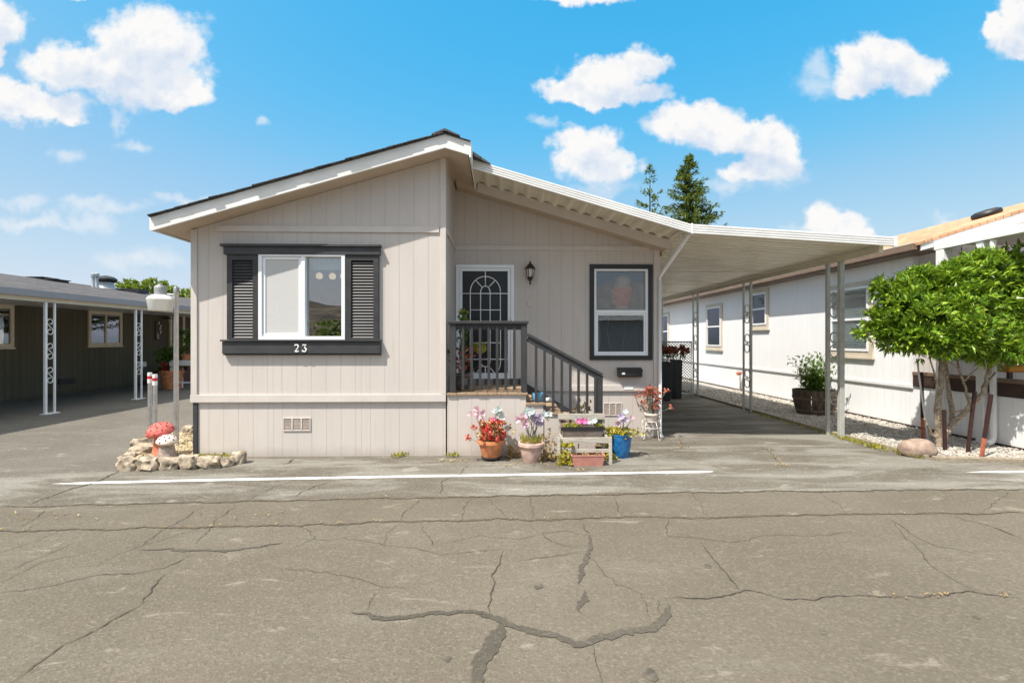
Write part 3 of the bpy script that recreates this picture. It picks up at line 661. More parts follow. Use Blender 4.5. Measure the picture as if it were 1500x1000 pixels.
# =============================== PORCH ====================================================
XD = sx(772, YF)
porch = thing('entry_porch', ((XB+XD)/2, 7.5, 0), 'small raised porch with dark grey railing and side stairs before the front door', 'porch')
mb = MB(); n = 8; w = (XD+.01-XB-.012)/n
for i in range(n): mb.box(XB+.014+i*w, XB+.010+(i+1)*w, YF-.03+R.uniform(-.006, .006), YR-.03, DZ-.032, DZ)
mb.build('decking', 'deck', porch, bevel=.003)
MB().box(XB+.02, XD-.015, YF, YF+.06, 0, DZ-.034).build('deck_skirt', 'side_x', porch)
tw = .245; tr = [sz(790, 589.5, YF), sz(815, 603.5, YF), .46, .31, .16]
for i, z in enumerate(tr):
    x0 = XD+i*tw
    MB().box(x0-.02, x0+tw+.015, YF-.02, YR-.25, z-.034, z).build('stair_tread', 'deck', porch, bevel=.003)
    MB().box(x0-.012, x0+tw-.0, YF+.004, YF+.05, 0, z-.036).build('stair_side', 'side_x', porch)
    MB().box(x0+tw-.035, x0+tw-.002, YF+.052, YR-.26, 0, z-.036).build('stair_riser', 'rail', porch)
# second (inner) guard against the house wall side: zigzag stringer
mb = MB()
zs0 = DZ+.05
mb.prism([(XD, YR-.22, DZ-.3), (XD+5*tw, YR-.22, 0.02), (XD+5*tw, YR-.22, .22), (XD, YR-.22, DZ+.06)], (0, .04, 0)); mb.build('stair_stringer', 'rail', porch)
yr0 = YF+.02
zr1 = sz(712, 470, YF+.02); zr0 = sz(712, 476.5, YF+.02)
MB().box(sx(655.5, yr0), sx(774, yr0), yr0-.05, yr0+.09, zr0+.02, zr1).build('top_rail', 'rail', porch, bevel=.006)
MB().box(sx(660, yr0), sx(771, yr0), yr0+.0, yr0+.038, zr0-.06, zr0+.018).build('rail_board', 'rail', porch, bevel=.003)
MB().box(sx(668.3, yr0), sx(763, yr0), yr0+.062, yr0+.10, DZ+.10, DZ+.19).build('bottom_rail', 'rail', porch, bevel=.003)
for a, b in ((659, 668), (763.2, 772)):
    MB().box(sx(a, yr0), sx(b, yr0), yr0-.03, yr0+.058, DZ+.002, zr0+.018).build('post', 'rail', porch, bevel=.005)
for c in (678.5, 691, 703.4, 716, 728.3, 740.8, 753.4):
    x = sx(c, yr0); MB().box(x-.019, x+.019, yr0-.022, yr0-.002, DZ+.04, zr0+.0).build('baluster', 'rail', porch, bevel=.003)
# side guard of the deck toward the wall side on the left (dark, against bay)
MB().box(XB+.02, XB+.055, YF+.12, YF+.9, DZ+.55, DZ+.60).build('inner_rail', 'redwood', porch)
# sloping handrail with balusters and end post
yh = YF+.03
a = PY(772.5, 489.5, yh); b = PY(882, 548.5, yh)
mb = MB(); mb.bar(a, b, .09, .04, (0, 0, 1)); mb.build('handrail', 'charcoal', porch, bevel=.005)
d_ = Vector((0, 0, .062))
mb = MB(); mb.bar(a-d_, b-d_, .035, .08, (0, 0, 1)); mb.build('handrail_board', 'charcoal', porch, bevel=.003)
for i, c in enumerate((785, 797.5, 810, 822.5, 835, 847, 859.5, 871.5)):
    x = sx(c, yh); t = (x-a.x)/(b.x-a.x); zt = a.z+(b.z-a.z)*t-.09; k = int((x-XD)/tw); zb_ = tr[min(4, max(0, k))]+.001
    MB().box(x-.018, x+.018, yh-.042, yh-.019, zb_, zt).build('baluster', 'rail', porch, bevel=.003)
MB().box(sx(873, yh)-.0, sx(882.5, yh), yh-.03, yh+.06, 0, b.z-.02).build('post', 'rail', porch, bevel=.005)
# =============================== CARPORT ==================================================
carport = thing('carport_awning', (4, 12, 0), 'long white metal carport awning attached to the right side of the beige home', 'carport')
YC = 7.05; XC0, XC1, XC2 = -.41, 2.77, 5.74; YE = 17.6
zc = lambda x: 4.10+.07-.288*(x+.46) if x <= XC1 else 3.238-.057*(x-XC1)
# sloping part: pans run front to back
mb = MB(); prof = []
x = XC0
n = int((XC1-XC0)/.2); pw = (XC1-XC0)/n
for i in range(n):
    for k, dz in ((0, 0), (.10, .0), (.28, .045), (.42, .055), (.58, .055), (.72, .045), (.90, .0)):
        xx = XC0+(i+k)*pw; prof.append((xx, zc(xx)-.012+dz))
prof.append((XC1, zc(XC1-.001)-.012))
vs = [(a_, y, b_) for a_, b_ in prof for y in (YC+.02, YE)]
mb.add(vs, [(2*i, 2*i+2, 2*i+3, 2*i+1) for i in range(len(prof)-1)])
o = mb.build('sloping_roof_pan', 'pan', carport, smooth='auto'); md = o.modifiers.new('thick', 'SOLIDIFY'); md.thickness = .004
mb = MB(); prof = []; n = int((YE-YC)/.33); pw = (YE-YC-.03)/n
for i in range(n):
    for k, dz in ((0, .045), (.09, .045), (.12, 0), (.42, 0), (.45, .022), (.57, .022), (.60, 0), (.97, .0)): prof.append((YC+.02+(i+k)*pw, dz))
prof.append((YE, .04))
vs = [(x, y, zc(x)-.03+dz) for y, dz in prof for x in (XC1+.001, XC2-.02)]
mb.add(vs, [(2*i, 2*i+1, 2*i+3, 2*i+2) for i in range(len(prof)-1)])
o = mb.build('flat_roof_pan', 'pan', carport); md = o.modifiers.new('thick', 'SOLIDIFY'); md.thickness = .004
def fascia(mb, xa, za, xb, zb2, h):
    pr = []; nb = 4
    for i in range(nb):
        z0 = h*i/nb; pr += [(0, z0+.002), (-.014, z0+.008), (-.014, z0+h/nb-.006), (0, z0+h/nb-.002)]
    pr += [(.0, h), (.04, h), (.04, h-.006), (.006, h-.008), (.006, 0)]
    n = len(pr)
    vs = [(xa, YC+y, za+z) for y, z in pr]+[(xb, YC+y, zb2+z) for y, z in pr]
    mb.add(vs, [(i, (i+1) % n, n+(i+1) % n, n+i) for i in range(n)]+[tuple(range(n))[::-1], tuple(range(n, 2*n))])
mb = MB(); fascia(mb, XC0, 4.10-.288*(XC0+.46), XC1-.004, 3.17, .135); mb.build('fascia', 'alu', carport)
mb = MB(); fascia(mb, XC1+.004, 3.17, XC2, 3.00, .138); mb.build('fascia', 'alu', carport)
MB().box(XC1-.07, XC1+.07, YC+.042, YE, 3.262, 3.27).build('joint_leak_cover', 'alu', carport)  # cover and closure added to stop sun leaking through the pan joint
MB().box(XC1-.06, XC1-.052, 7.92, YE, 3.14, 3.225).build('joint_closure', 'pan', carport)
MB().box(XC1-.012, XC1+.012, YC-.018, YC-.001, 3.165, 3.315).build('fascia_splice', 'alu', carport)
MB().box(XC2+.001, XC2+.05, YC-.016, YC+.02, 2.995, 3.145).build('fascia_end_cap', 'alu', carport)
MB().box(XC2-.01, XC2+.008, YC+.022, YE, 3.032, 3.13).build('side_gutter', 'alu', carport)
XP = 5.64
zbm = lambda x: zc(x)-.035
MB().box(XP-.03, XP+.03, YC+.10, YE-.05, zc(XP)-.145, zc(XP)-.052).build('side_beam', 'pan', carport)
mb = MB(); mb.box(XC1-.02, XC1+.04, 8.3, YE-.05, 3.06, 3.2); mb.build('wall_beam', 'pan', carport)
for yy in (10.0, 12.3, 14.6):
    MB().box(XC1+.05, XP-.035, yy, yy+.05, 3.02, 3.035).build('cross_tie', 'pan', carport)
def scroll(mb, x, y0, y1, zc_, h, r=.007, axis='y'):
    """S scroll between two uprights"""
    pts = []
    w = (y1-y0)/2*.86; ym = (y0+y1)/2
    for i in range(15):
        a_ = -200+i*(250/14); k = .35+.65*i/14
        pts.append((ym-0.0+w*.55*k*math.cos(math.radians(a_))*1.2, zc_+h*.5-w*.7+w*.75*k*math.sin(math.radians(a_))))
    low = [(2*ym-a_, 2*zc_-b_) for a_, b_ in pts][::-1]
    full = pts[:]+low if False else pts
    full = [(x, a_, b_) for a_, b_ in pts]
    mid = [(x, a_, b_) for a_, b_ in low]
    mb.tube(full, r, 6); mb.tube(mid, r, 6); mb.tube([full[-1], mid[0]], r, 6); mb.tube([full[-1], (x, ym, zc_), mid[0]], r, 6)
def scroll2(mb, x, y0, y1, zc_, h, r=.007):
    ym = (y0+y1)/2; w = (y1-y0)/2-.02; P_ = []
    rr = w*.85
    for i in range(17):      # top hook, curling in
        a_ = math.radians(215-i*(330/16)); k = 1 if i < 9 else 1-.55*(i-8)/8
        P_.append((ym+rr*k*math.cos(a_)+(0 if i < 9 else rr*.0), zc_+h/2-rr+rr*k*math.sin(a_)))
    top = P_[::-1]
    bot = [(2*ym-q[0], 2*zc_-q[1]) for q in P_]
    mb.tube([(x, *q) for q in top+bot], r, 6)
def post_pair(parent, x, y, gap, ztop, zs, h, mat, w=.042, r=.009):
    p0 = MB().box(x-w/2, x+w/2, y-w/2, y+w/2, 0.0, ztop).build('post', mat, parent, bevel=.004)
    p1 = MB().box(x-w/2*.75, x+w/2*.75, y+gap-w/2*.75, y+gap+w/2*.75, 0.0, ztop).build('post', mat, parent, bevel=.004)
    for z in zs:
        mb = MB(); scroll2(mb, x, y+w/2-.015, y+gap-w/2*.75+.015, z, h, r); mb.build('scroll', mat, p0, smooth=True)
ztp = zc(XP)-.147
for y, w in ((8.01, .075), (10.94, .05), (13.92, .05), (17.0, .05)):
    post_pair(carport, XP, y, .33, ztp, (.75, 1.55, 2.22), .42, 'postgrey', w, r=.012)
# downspout from the fascia joint back to the house corner and down
XDs = sx(966.5, 8.2)
mb = MB(); mb.tube([PY(1011, 342, YC+.08), PY(966.5, 405, 8.17), (XDs, 8.19, sz(966, 412, 8.19))], .028, 10); mb.build('downspout_arm', 'alu', carport, smooth=True)
mb = MB(); mb.tube([(XDs, 8.19, sz(966, 411, 8.19)), (XDs, 8.19, .10), (XDs+.0, 8.14, .035), (XDs, 8.06, .025)], .03, 10); mb.build('downspout', 'alu', carport, smooth=True)
# =============================== LANTERN, MAILBOX =========================================
lx = sx(776, YR); lt = thing('wall_lantern', (lx, YR-.1, sz(776, 400, YR)), 'dark bronze carriage lantern on the wall beside the front door', 'lantern')
zt = sz(776, 384, YR); zb_ = sz(776, 418, YR); h = zt-zb_; ly = YR-.115
MB().box(lx-.035, lx+.035, YR-.02, YR-.001, zb_+h*.22, zb_+h*.55).build('back_plate', 'bronze', lt, bevel=.006)
mb = MB(); mb.tube([(lx, YR-.02, zb_+h*.3), (lx, YR-.07, zb_+h*.18), (lx, ly, zb_+h*.22)], .01); mb.build('arm', 'bronze', lt)
MB().lathe(lx, ly, zb_, [(.006, 0), (.018, h*.05), (.010, h*.12), (.022, h*.2), (.05, h*.28), (.055, h*.33)], 12).build('finial_base', 'bronze', lt, smooth=True)
MB().lathe(lx, ly, zb_+h*.33, [(.048, 0), (.066, h*.33)], 6).build('glass_panel', 'frost', lt)
mb = MB()
for k in range(6):
    a_ = k*math.pi/3; mb.tube([(lx+.05*math.cos(a_), ly+.05*math.sin(a_), zb_+h*.33), (lx+.068*math.cos(a_), ly+.068*math.sin(a_), zb_+h*.66)], .006, 5)
mb.build('glazing_bar', 'bronze', lt)
MB().lathe(lx, ly, zb_+h*.66, [(.088, 0), (.09, h*.03), (.06, h*.13), (.04, h*.2), (.015, h*.25), (.018, h*.29), (.004, h*.34)], 12).build('cap', 'bronze', lt, smooth='auto')
mx0, mx1, mzz0, mzz1 = sx(904, YR), sx(938.5, YR), sz(920, 551.5, YR), sz(920, 538, YR)
mbx = thing('mailbox', ((mx0+mx1)/2, YR, mzz0), 'black metal mailbox on the wall below the black framed window', 'mailbox')
MB().prism([(mx0, YR-.001, mzz0), (mx0, YR-.10, mzz0), (mx0, YR-.11, mzz0+.02), (mx0, YR-.11, mzz1-.045), (mx0, YR-.001, mzz1-.01)], (mx1-mx0, 0, 0)).build('box', 'black', mbx, bevel=.006)
MB().prism([(mx0-.008, YR-.001, mzz1), (mx0-.008, YR-.118, mzz1-.042), (mx0-.008, YR-.118, mzz1-.062), (mx0-.008, YR-.112, mzz1-.045), (mx0-.008, YR-.001, mzz1-.008)], (mx1-mx0+.016, 0, 0)).build('lid', 'black', mbx)
MB().box(mx0+.055, mx0+.105, YR-.114, YR-.1105, mzz0+.045, mzz0+.075).build('number_plate', 'white', mbx)
# =============================== LEFT (OLIVE) HOUSE ======================================
XLw, XLe = -13.0, -9.85
lh = thing('olive_house', (-14.5, 18, 0), 'olive green mobile home under a grey shingle roof on the left, with white scroll posts', 'house')
def wl(px, py): return PXp(px, py, XLw)
LW = []
for a_, b_, c_, d_ in ((128, 456.5, 177.5, 506.5), (-45, 448, 18.5, 508)):
    q0 = PXp(a_, 480, XLw).y; q1 = PXp(c_, 480, XLw).y
    z1 = PXp((a_+c_)/2, (b_+456.5)/2 if a_ > 0 else 452, XLw).z; z0 = PXp((a_+c_)/2, d_, XLw).z
    LW.append((q0, q1, z0, z1))
LW[1] = (LW[1][0], LW[1][1], LW[0][2], LW[0][3])
MB().box(XLw-.1, XLw, 3, 30, 0, 2.75).build('wall', 'olive', lh)
MB().box(XLw-7, XLw-.1, 29.9, 30, 0, 2.7).box(XLw-7, XLw-.1, 3, 3.1, 0, 2.7).box(XLw-7.1, XLw-7, 3, 30, 0, 2.7).build('back_wall', 'olive', lh)
MB().box(XLw+.001, XLw+.02, 3, 30, .62, .70).build('belt_trim', 'olive', lh)
mb = MB(); zr = 2.68
mb.prism([(XLe-.02, 2.8, zr), (-16.6, 2.8, 3.83), (-23, 2.8, 2.75), (-23, 2.8, 2.70), (-16.6, 2.8, 3.78), (XLe-.02, 2.8, zr-.04)], (0, 27.5, 0)); lroof = mb.build('roof', 'shingle_grey', lh)
MB().box(XLe-.03, XLe, 2.75, 30.4, 2.545, 2.69).build('fascia', 'greyfascia', lh, bevel=.004)
MB().box(XLe-.14, XLe-.08, 2.9, 30.2, 2.455, 2.55).build('beam', 'cream', lh)
MB().box(XLw, XLe-.15, 2.9, 30.2, 2.56, 2.575).build('awning_ceiling', 'white', lh)
for (y0, y1, z0, z1) in LW:
    wf = frame_x(MB(), y0, y1, z0, z1, XLw+.001, XLw+.05, .10).box(XLw+.001, XLw+.07, y0-.06, y1+.06, z1+.002, z1+.06).box(XLw+.001, XLw+.06, y0-.03, y1+.03, z0-.045, z0-.002).build('window', 'cream', lh, bevel=.005)
    ym = (y0+y1)/2
    MB().box(XLw+.005, XLw+.045, ym-.03, ym+.03, z0+.1, z1-.1).build('mullion', 'cream', wf)
    MB().box(XLw+.004, XLw+.012, y0+.09, y1-.09, z0+.09, z1-.09).build('window_backing', 'black', wf)
    MB().box(XLw+.016, XLw+.02, y0+.09, y1-.09, z0+.09, z1-.09).build('pane', 'glass', wf)
q = wl(97, 558); MB().box(XLw+.021, XLw+.04, q.y-.28, q.y+.28, q.z-.08, q.z+.08).build('foundation_vent', 'black', lh)
# door with casing and steps
d0, d1 = PXp(247, 480, XLw).y, PXp(269, 480, XLw).y
dz0 = .75; dz1 = PXp(257, 458, XLw).z
dr = frame_x(MB(), d0, d1, dz0, dz1, XLw+.001, XLw+.06, .13).build('door_casing', 'cream', lh)
MB().box(XLw+.003, XLw+.03, d0+.13, d1-.13, dz0+.1, dz1-.13).build('door', 'redwood', dr); MB().box(XLw+.031, XLw+.036, d0+.35, d0+.75, dz0+.95, dz1-.4).build('door_pane', 'black', dr)
MB().box(XLw+.001, XLw+.04, PXp(226.5, 480, XLw).y, PXp(237.5, 480, XLw).y, wl(232, 498).z, wl(232, 470).z).build('wall_panel', 'darkbrown', lh)
mb = MB(); y0 = PXp(226.5, 480, XLw).y; y1 = PXp(237.5, 480, XLw).y
for i in range(6):
    mb.leaf((XLw+.045, (y0+y1)/2+R.uniform(-.06, .06), wl(232, 497).z+i*.11), (0, R.uniform(-1, 1), .8), (1, 0, 0), .16, .07, 0)
mb.build('panel_ornament', 'cream', lh)
pw = (d0-2.8, d1+.3)
st = thing('side_stair', (XLw+.7, d0, 0), 'red brown wooden stair and railing at the olive house door', 'stair')
for i in range(4): MB().box(XLw+.08, XLw+1.1, d0-.3-.28*(i+1), d0-.3-.28*i, .0, .62-.15*i).build('step', 'redwood', st)
MB().box(XLw+.08, XLw+1.1, d0-.3, d1+.2, .6, .75).build('landing', 'redwood', st)
mb = MB()
for i in range(5): y = d0-.25-.27*i; z = .75-.15*i; mb.box(XLw+1.03, XLw+1.07, y-.02, y+.02, max(0, z-.15), z+.85)
for i in range(4): y = d0+i*.4; mb.box(XLw+1.03, XLw+1.07, y-.02, y+.02, .75, 1.6)
mb.bar((XLw+1.05, d0-1.4, .98), (XLw+1.05, d0-.2, 1.62), .06, .06); mb.bar((XLw+1.05, d0-.2, 1.62), (XLw+1.05, d1+.2, 1.62), .06, .06); mb.build('railing', 'redwood', st)
lf = thing('porch_light', (XLw+.4, PXp(238, 466, XLw).y, 2.3), 'dark fan shaped porch light with a white bulb on the olive wall', 'light')
q = wl(238, 466)
mb = MB(); mb.box(XLw+.021, XLw+.3, q.y-.03, q.y+.03, q.z-.02, q.z+.03); mb.leaf((XLw+.3, q.y, q.z), (0, 1, .05), (0, 0, 1), .55, .22, .02); mb.leaf((XLw+.3, q.y, q.z), (0, -1, .05), (0, 0, 1), .55, .22, .02); mb.leaf((XLw+.3, q.y, q.z), (1, .2, .05), (0, 0, 1), .5, .2, .02)
mb.build('blade', 'black', lf); MB().lathe(XLw+.3, q.y, q.z-.14, [(.03, 0), (.07, .04), (.06, .10), (.03, .12)], 12).build('bulb', 'opal', lf, smooth=True)
q = PXp(205, 533.5, XLw)
tag(MB().box(XLw+.021, XLw+.12, q.y-.16, q.y+.16, q.z-.09, q.z+.09).build('utility_box', 'white', bevel=.01), 'small white utility box low on the olive house wall', 'box')
for y in (11.0, 13.66, 16.45):
    post_pair(lh, XLe-.11, y, .22, 2.45, (.85, 1.38, 1.92), .34, 'white', .05)
    MB().box(XLe-.19, XLe-.03, y-.06, y+.28, .0, .015).build('post_foot', 'white', lh)
# roof vents on the olive house
def rz(x): return zr+(zr-3.83)/(XLe+16.6)*(x-XLe)*1.0
def rpos(px, X):
    q = PXp(px, 430, X); return Vector((X, q.y, 3.83+(X+16.6)*(zr-3.83)/(16.6+XLe)))
q = rpos(155.5, -15.6)
tv = thing('turbine_vent', q, 'dark metal turbine vent on the grey roof of the olive house', 'roof vent')
MB().lathe(q.x, q.y, q.z-.05, [(.34, 0), (.25, .16), (.25, .28)], 16).build('base', 'greymetal', tv, smooth='auto')
MB().lathe(q.x, q.y, q.z+.232, [(.28, 0), (.36, .08), (.36, .14), (.26, .22), (.05, .27)], 16).build('turbine_head', 'bin', tv, smooth='auto')
MB().box(q.x-.1, q.x+.9, q.y+.5, q.y+1.1, q.z-.12, q.z+.04).build('flashing', 'bin', tv)
for i, (px, h_) in enumerate(((136.5, .42), (142, .46))):
    q = rpos(px, -15.3)
    mb = MB().lathe(q.x, q.y, q.z-.06, [(.10, 0), (.05, .1), (.05, h_), (.08, h_+.01), (.08, h_+.12), (.03, h_+.16)], 12)
    tag(mb.build('vent_pipe', 'greymetal', smooth='auto'), ['thin capped vent pipe left of the other pipe on the grey roof', 'taller vent pipe just beside the turbine vent on the grey roof'][i], 'vent pipe', 'roof pipes')
for i, (px, X) in enumerate(((62, -16.3), (80, -15.9))):
    q = rpos(px, X)
    mb = MB().box(q.x-.25, q.x+.25, q.y-.3, q.y+.3, q.z-.12, q.z+.03).box(q.x-.30, q.x+.30, q.y-.34, q.y+.34, q.z+.032, q.z+.06)
    tag(mb.build('box_vent', 'bin', bevel=.02), ['low box vent at the ridge of the grey roof', 'flat dark box vent just below the ridge of the grey roof'][i], 'roof vent', 'box vents')
# =============================== RIGHT (WHITE) HOUSE =====================================
XW = 7.58; XG = 7.25; YH = 8.9
wh = thing('white_house', (10, 16, 0), 'white mobile home with an orange brown shingle roof and tan window trim on the right', 'house')
rzt = lambda x: 3.33+.315*(x-XG)
MB().box(XW, XW+.1, YH, 34, .80, 3.25).build('side_wall', 'white_y', wh)
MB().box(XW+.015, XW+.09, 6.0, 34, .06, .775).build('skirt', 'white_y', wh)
MB().box(XW+.02, XW+.08, 6.0, 34, 0, .058).build('skirt_base', 'darkbrown', wh)
MB().box(XW-.02, XW+.014, YH-.05, 34, .74, .798).build('belt_trim', 'white', wh, bevel=.004)
mb = MB(); mb.prism([(XW+.1, YH, .8), (14.6, YH, .8), (14.6, YH, 3.2), (11.0, YH, 4.35), (XW+.1, YH, 3.25)], (0, .1, 0)); mb.build('end_wall', 'white_x', wh)
MB().box(XW-.006, XW+.10, YH-.05, YH-.001, .80, 3.24).build('corner_board', 'white', wh, bevel=.004)
mb = MB(); mb.prism([(XG-.04, 8.28, rzt(XG-.04)), (11.05, 8.28, rzt(11.05)), (14.9, 8.28, 3.3), (14.9, 8.28, 3.24), (11.05, 8.28, rzt(11.05)-.05), (XG-.04, 8.28, rzt(XG-.04)-.05)], (0, 26, 0)); mb.build('roof', 'shingle_orange', wh)
mb = MB(); mb.prism([(XG, 8.30, rzt(XG)-.055), (11, 8.30, rzt(11)-.055), (11, 8.30, rzt(11)-.30), (XG, 8.30, rzt(XG)-.16)], (0, .03, 0)); mb.build('rake_fascia', 'white', wh, bevel=.004)
MB().box(XG-.10, XG, 8.36, 34, 3.19, 3.30).build('gutter', 'brown', wh, bevel=.01)
MB().box(XG-.105, XG-.09, 8.35, 34, 3.302, 3.325).build('gutter_lip', 'tantrim', wh)
MB().box(XG+.001, XW+.1, 8.36, 34, 3.17, 3.186).build('soffit', 'brown', wh)
def wr(px, py): return PXp(px, py, XW)
for (a_, b_, c_, d_, blind) in ((1214, 409, 1280.5, 523, 1), (1100, 421, 1127, 481, 0), (1035, 443, 1059, 512, 0), (966, 457, 981, 513, 0)):
    y1, y0 = wr(a_, 480).y, wr(c_, 480).y; z0 = wr(c_, d_).z; z1 = wr(c_, b_).z
    wf = frame_x(MB(), y0, y1, z0, z1, XW-.035, XW-.001, .12).box(XW-.06, XW-.001, y0-.03, y1+.03, z0-.05, z0-.002).build('window', 'tantrim', wh, bevel=.005)
    frame_x(MB(), y0+.11, y1-.11, z0+.11, z1-.11, XW-.05, XW-.004, .05).build('window_frame', 'vinyl', wf, bevel=.003)
    zm = (z0+z1)/2
    MB().box(XW-.048, XW-.004, y0+.15, y1-.15, zm-.025, zm+.025).build('meeting_rail', 'vinyl', wf)
    MB().box(XW-.006, XW-.002, y0+.13, y1-.13, z0+.13, z1-.13).build('window_backing', 'postgrey' if blind else 'bin', wf)
    MB().box(XW-.030, XW-.027, y0+.13, y1-.13, z0+.13, z1-.13).build('pane', 'glass' if blind else 'glass_dark', wf)
    if blind:
        mb = MB(); n = 36
        for i in range(n):
            z = z0+.15+(z1-z0-.3)*i/(n-1); mb.prism([(XW-.022, y0+.15, z-.014), (XW-.020, y0+.15, z-.016), (XW-.009, y0+.15, z+.013), (XW-.011, y0+.15, z+.015)], (0, y1-y0-.3, 0))
        mb.build('blind', 'white', wf)
# porch: beam, columns, half wall rail, downspout
MB().box(XW-.12, XW-.02, 5.85, 8.29, 3.17, 3.30).build('porch_beam', 'white', wh, bevel=.004)
MB().box(XW-.019, 14, 5.85, 8.28, 3.26, 3.29).build('porch_roof', 'white', wh)
for px, w in ((1382.5, .15), (1440, .12)):
    y = PXp(px, 500, XW-.04).y
    MB().box(XW-.04-w/2, XW-.04+w/2, y-w/2, y+w/2, 0, 3.168).build('porch_column', 'white', wh, bevel=.006)
y = PXp(1455, 500, XW-.06).y
mb = MB(); mb.tube([(XW-.06, y, 3.16), (XW-.06, y, .16), (XW-.10, y-.02, .09), (XW-.22, y-.05, .055)], .042, 8); mb.build('downspout', 'white', wh, smooth='auto')
MB().box(XW-.02, XW+.10, 6.0, YH-.06, .80, .99).build('porch_rail_base', 'darkbrown', wh, bevel=.005)
MB().box(XW-.03, XW+.11, 6.0, YH-.06, .99, 1.05).build('porch_rail', 'brown', wh, bevel=.005)
MB().box(XW+.12, 14, 6.02, YH-.01, .72, .80).build('porch_floor', 'brown', wh)
MB().box(XW+.09, 14, 5.92, 6.0, .0, .80).build('porch_front_skirt', 'white_x', wh)
MB().box(XW+.11, 14, 5.92, 6.04, .93, 1.0).build('porch_front_rail', 'brown', wh)
MB().box(XW-.11, XW+.03, 5.92, 5.99, 0, 3.168).build('porch_column', 'white', wh, bevel=.006)
MB().box(12, 12.1, 6.02, YH-.01, .8, 3.2).build('porch_back_wall', 'tan', wh)
oc = thing('orange_cushion', (8.15, 6.95, .8), 'orange cushioned chair on the white house porch behind the tree', 'chair')
q = PXp(1468, 540, 8.1)
MB().box(8.0, 8.45, q.y-.2, q.y+.2, 1.12, 1.22).build('seat', 'orange', oc, bevel=.03); MB().box(8.38, 8.47, q.y-.2, q.y+.2, 1.23, 1.65).build('backrest', 'orange', oc, bevel=.03)
for a_ in (8.03, 8.42):
    for b_ in (-.17, .17): MB().box(a_-.02, a_+.02, q.y+b_-.02, q.y+b_+.02, .8, 1.12).build('leg', 'darkbrown', oc)
q = PXp(1410, 362, 9.0)
tag(MB().lathe(8.2, 8.55, 2.86, [(.01, 0), (.05, .04), (.03, .1), (.055, .14), (.02, .2), (.008, .22), (.008, .42)], 10).build('hanging_chime', 'blackmetal', smooth=True), 'small dark wind chime hanging under the white house porch roof', 'wind chime')
# black dome on the orange roof
q = Vector((9.55, PXp(1450, 320, 9.55).y, 0)); yv = PXp(1447, 305, 9.9)
XS_ = 9.6; ys = PXp(1446, 310, XS_).y
sk = thing('roof_skylight', (XS_, ys, rzt(XS_)), 'black rounded skylight dome on the orange brown roof', 'skylight')
tl_ = Matrix.Rotation(-math.atan(.315), 3, 'Y')
MB().lathe(XS_, ys, rzt(XS_)-.02, [(.20, 0), (.20, .05)], 24, tilt=tl_).build('curb', 'brown', sk)
MB().lathe(XS_, ys, rzt(XS_)+.005, [(.225, 0), (.24, .035), (.225, .085), (.16, .115), (.02, .125)], 24, tilt=tl_).build('dome', 'black', sk, smooth=True)
# =============================== GRAVEL BED, KERB ========================================
KX = 5.74
front0 = G(1366, 674); front1 = G(1560, 679)
bed = [(front0.x, front0.y), (front1.x, front1.y), (9, front1.y-.1), (9, 22), (KX, 22), (KX+.02, 8.0)]
sheet('gravel_bed', bed, .016, 'gravelbase')
mb = MB()
def inbed(x, y): return x > KX+.06+max(0, (8-y))*.09 and x < XW+.03 and y > front0.y+.05+(x-front0.x)*(front1.y-front0.y)/(front1.x-front0.x)
def stone(mb, x, y, z, s):
    a_ = R.uniform(0, 6.28); c_, s_ = math.cos(a_), math.sin(a_); l = s*R.uniform(.8, 1.4); w = s*R.uniform(.6, 1); h_ = s*R.uniform(.4, .8)
    vs = [(l, 0, 0), (0, w, .1*h_), (-l, 0, 0), (0, -w, -.1*h_), (l*.2, w*.2, h_), (-l*.45, -w*.1, h_*.85)]
    tz = R.uniform(-.4, .4)
    mb.add([(x+c_*q[0]-s_*q[1], y+s_*q[0]+c_*q[1], z+q[2]+q[0]*tz) for q in vs], [(0, 1, 4), (1, 2, 5), (1, 5, 4), (2, 3, 5), (3, 0, 4), (3, 4, 5)])
cnt = 0
while cnt < 8500:
    y = front1.y-.1+(R.random()**1.7)*9.5; x = R.uniform(KX, XW+.05)
    if inbed(x, y): stone(mb, x, y, .016+R.uniform(0, .012), R.uniform(.014, .024)*(1+.05*(y-6))); cnt += 1
cnt = 0
tag(mb.build('gravel', 'stone', base=(6.6, 8, .016)), kind='stuff')
kb = thing('timber_kerb', (KX, 10, 0), 'low weathered timber edging around the white gravel bed', 'kerb')
mb = MB(); k1 = G(1240, 645)
mb.bar((KX-.02, 22, .03), (KX-.02, 8.15, .03), .07, .06); mb.build('edge_board', 'kerb', kb, bevel=.008)
mb = MB(); mb.bar((KX+.0, 8.1, .03), (front0.x-.03, front0.y+.05, .03), .07, .06); mb.build('edge_board', 'kerb', kb, bevel=.008)
mb = MB(); mb.bar((front0.x-.0, front0.y-.02, .03), (front1.x+1.5, front1.y-.2, .03), .09, .06); mb.build('edge_board', 'kerb', kb, bevel=.008)
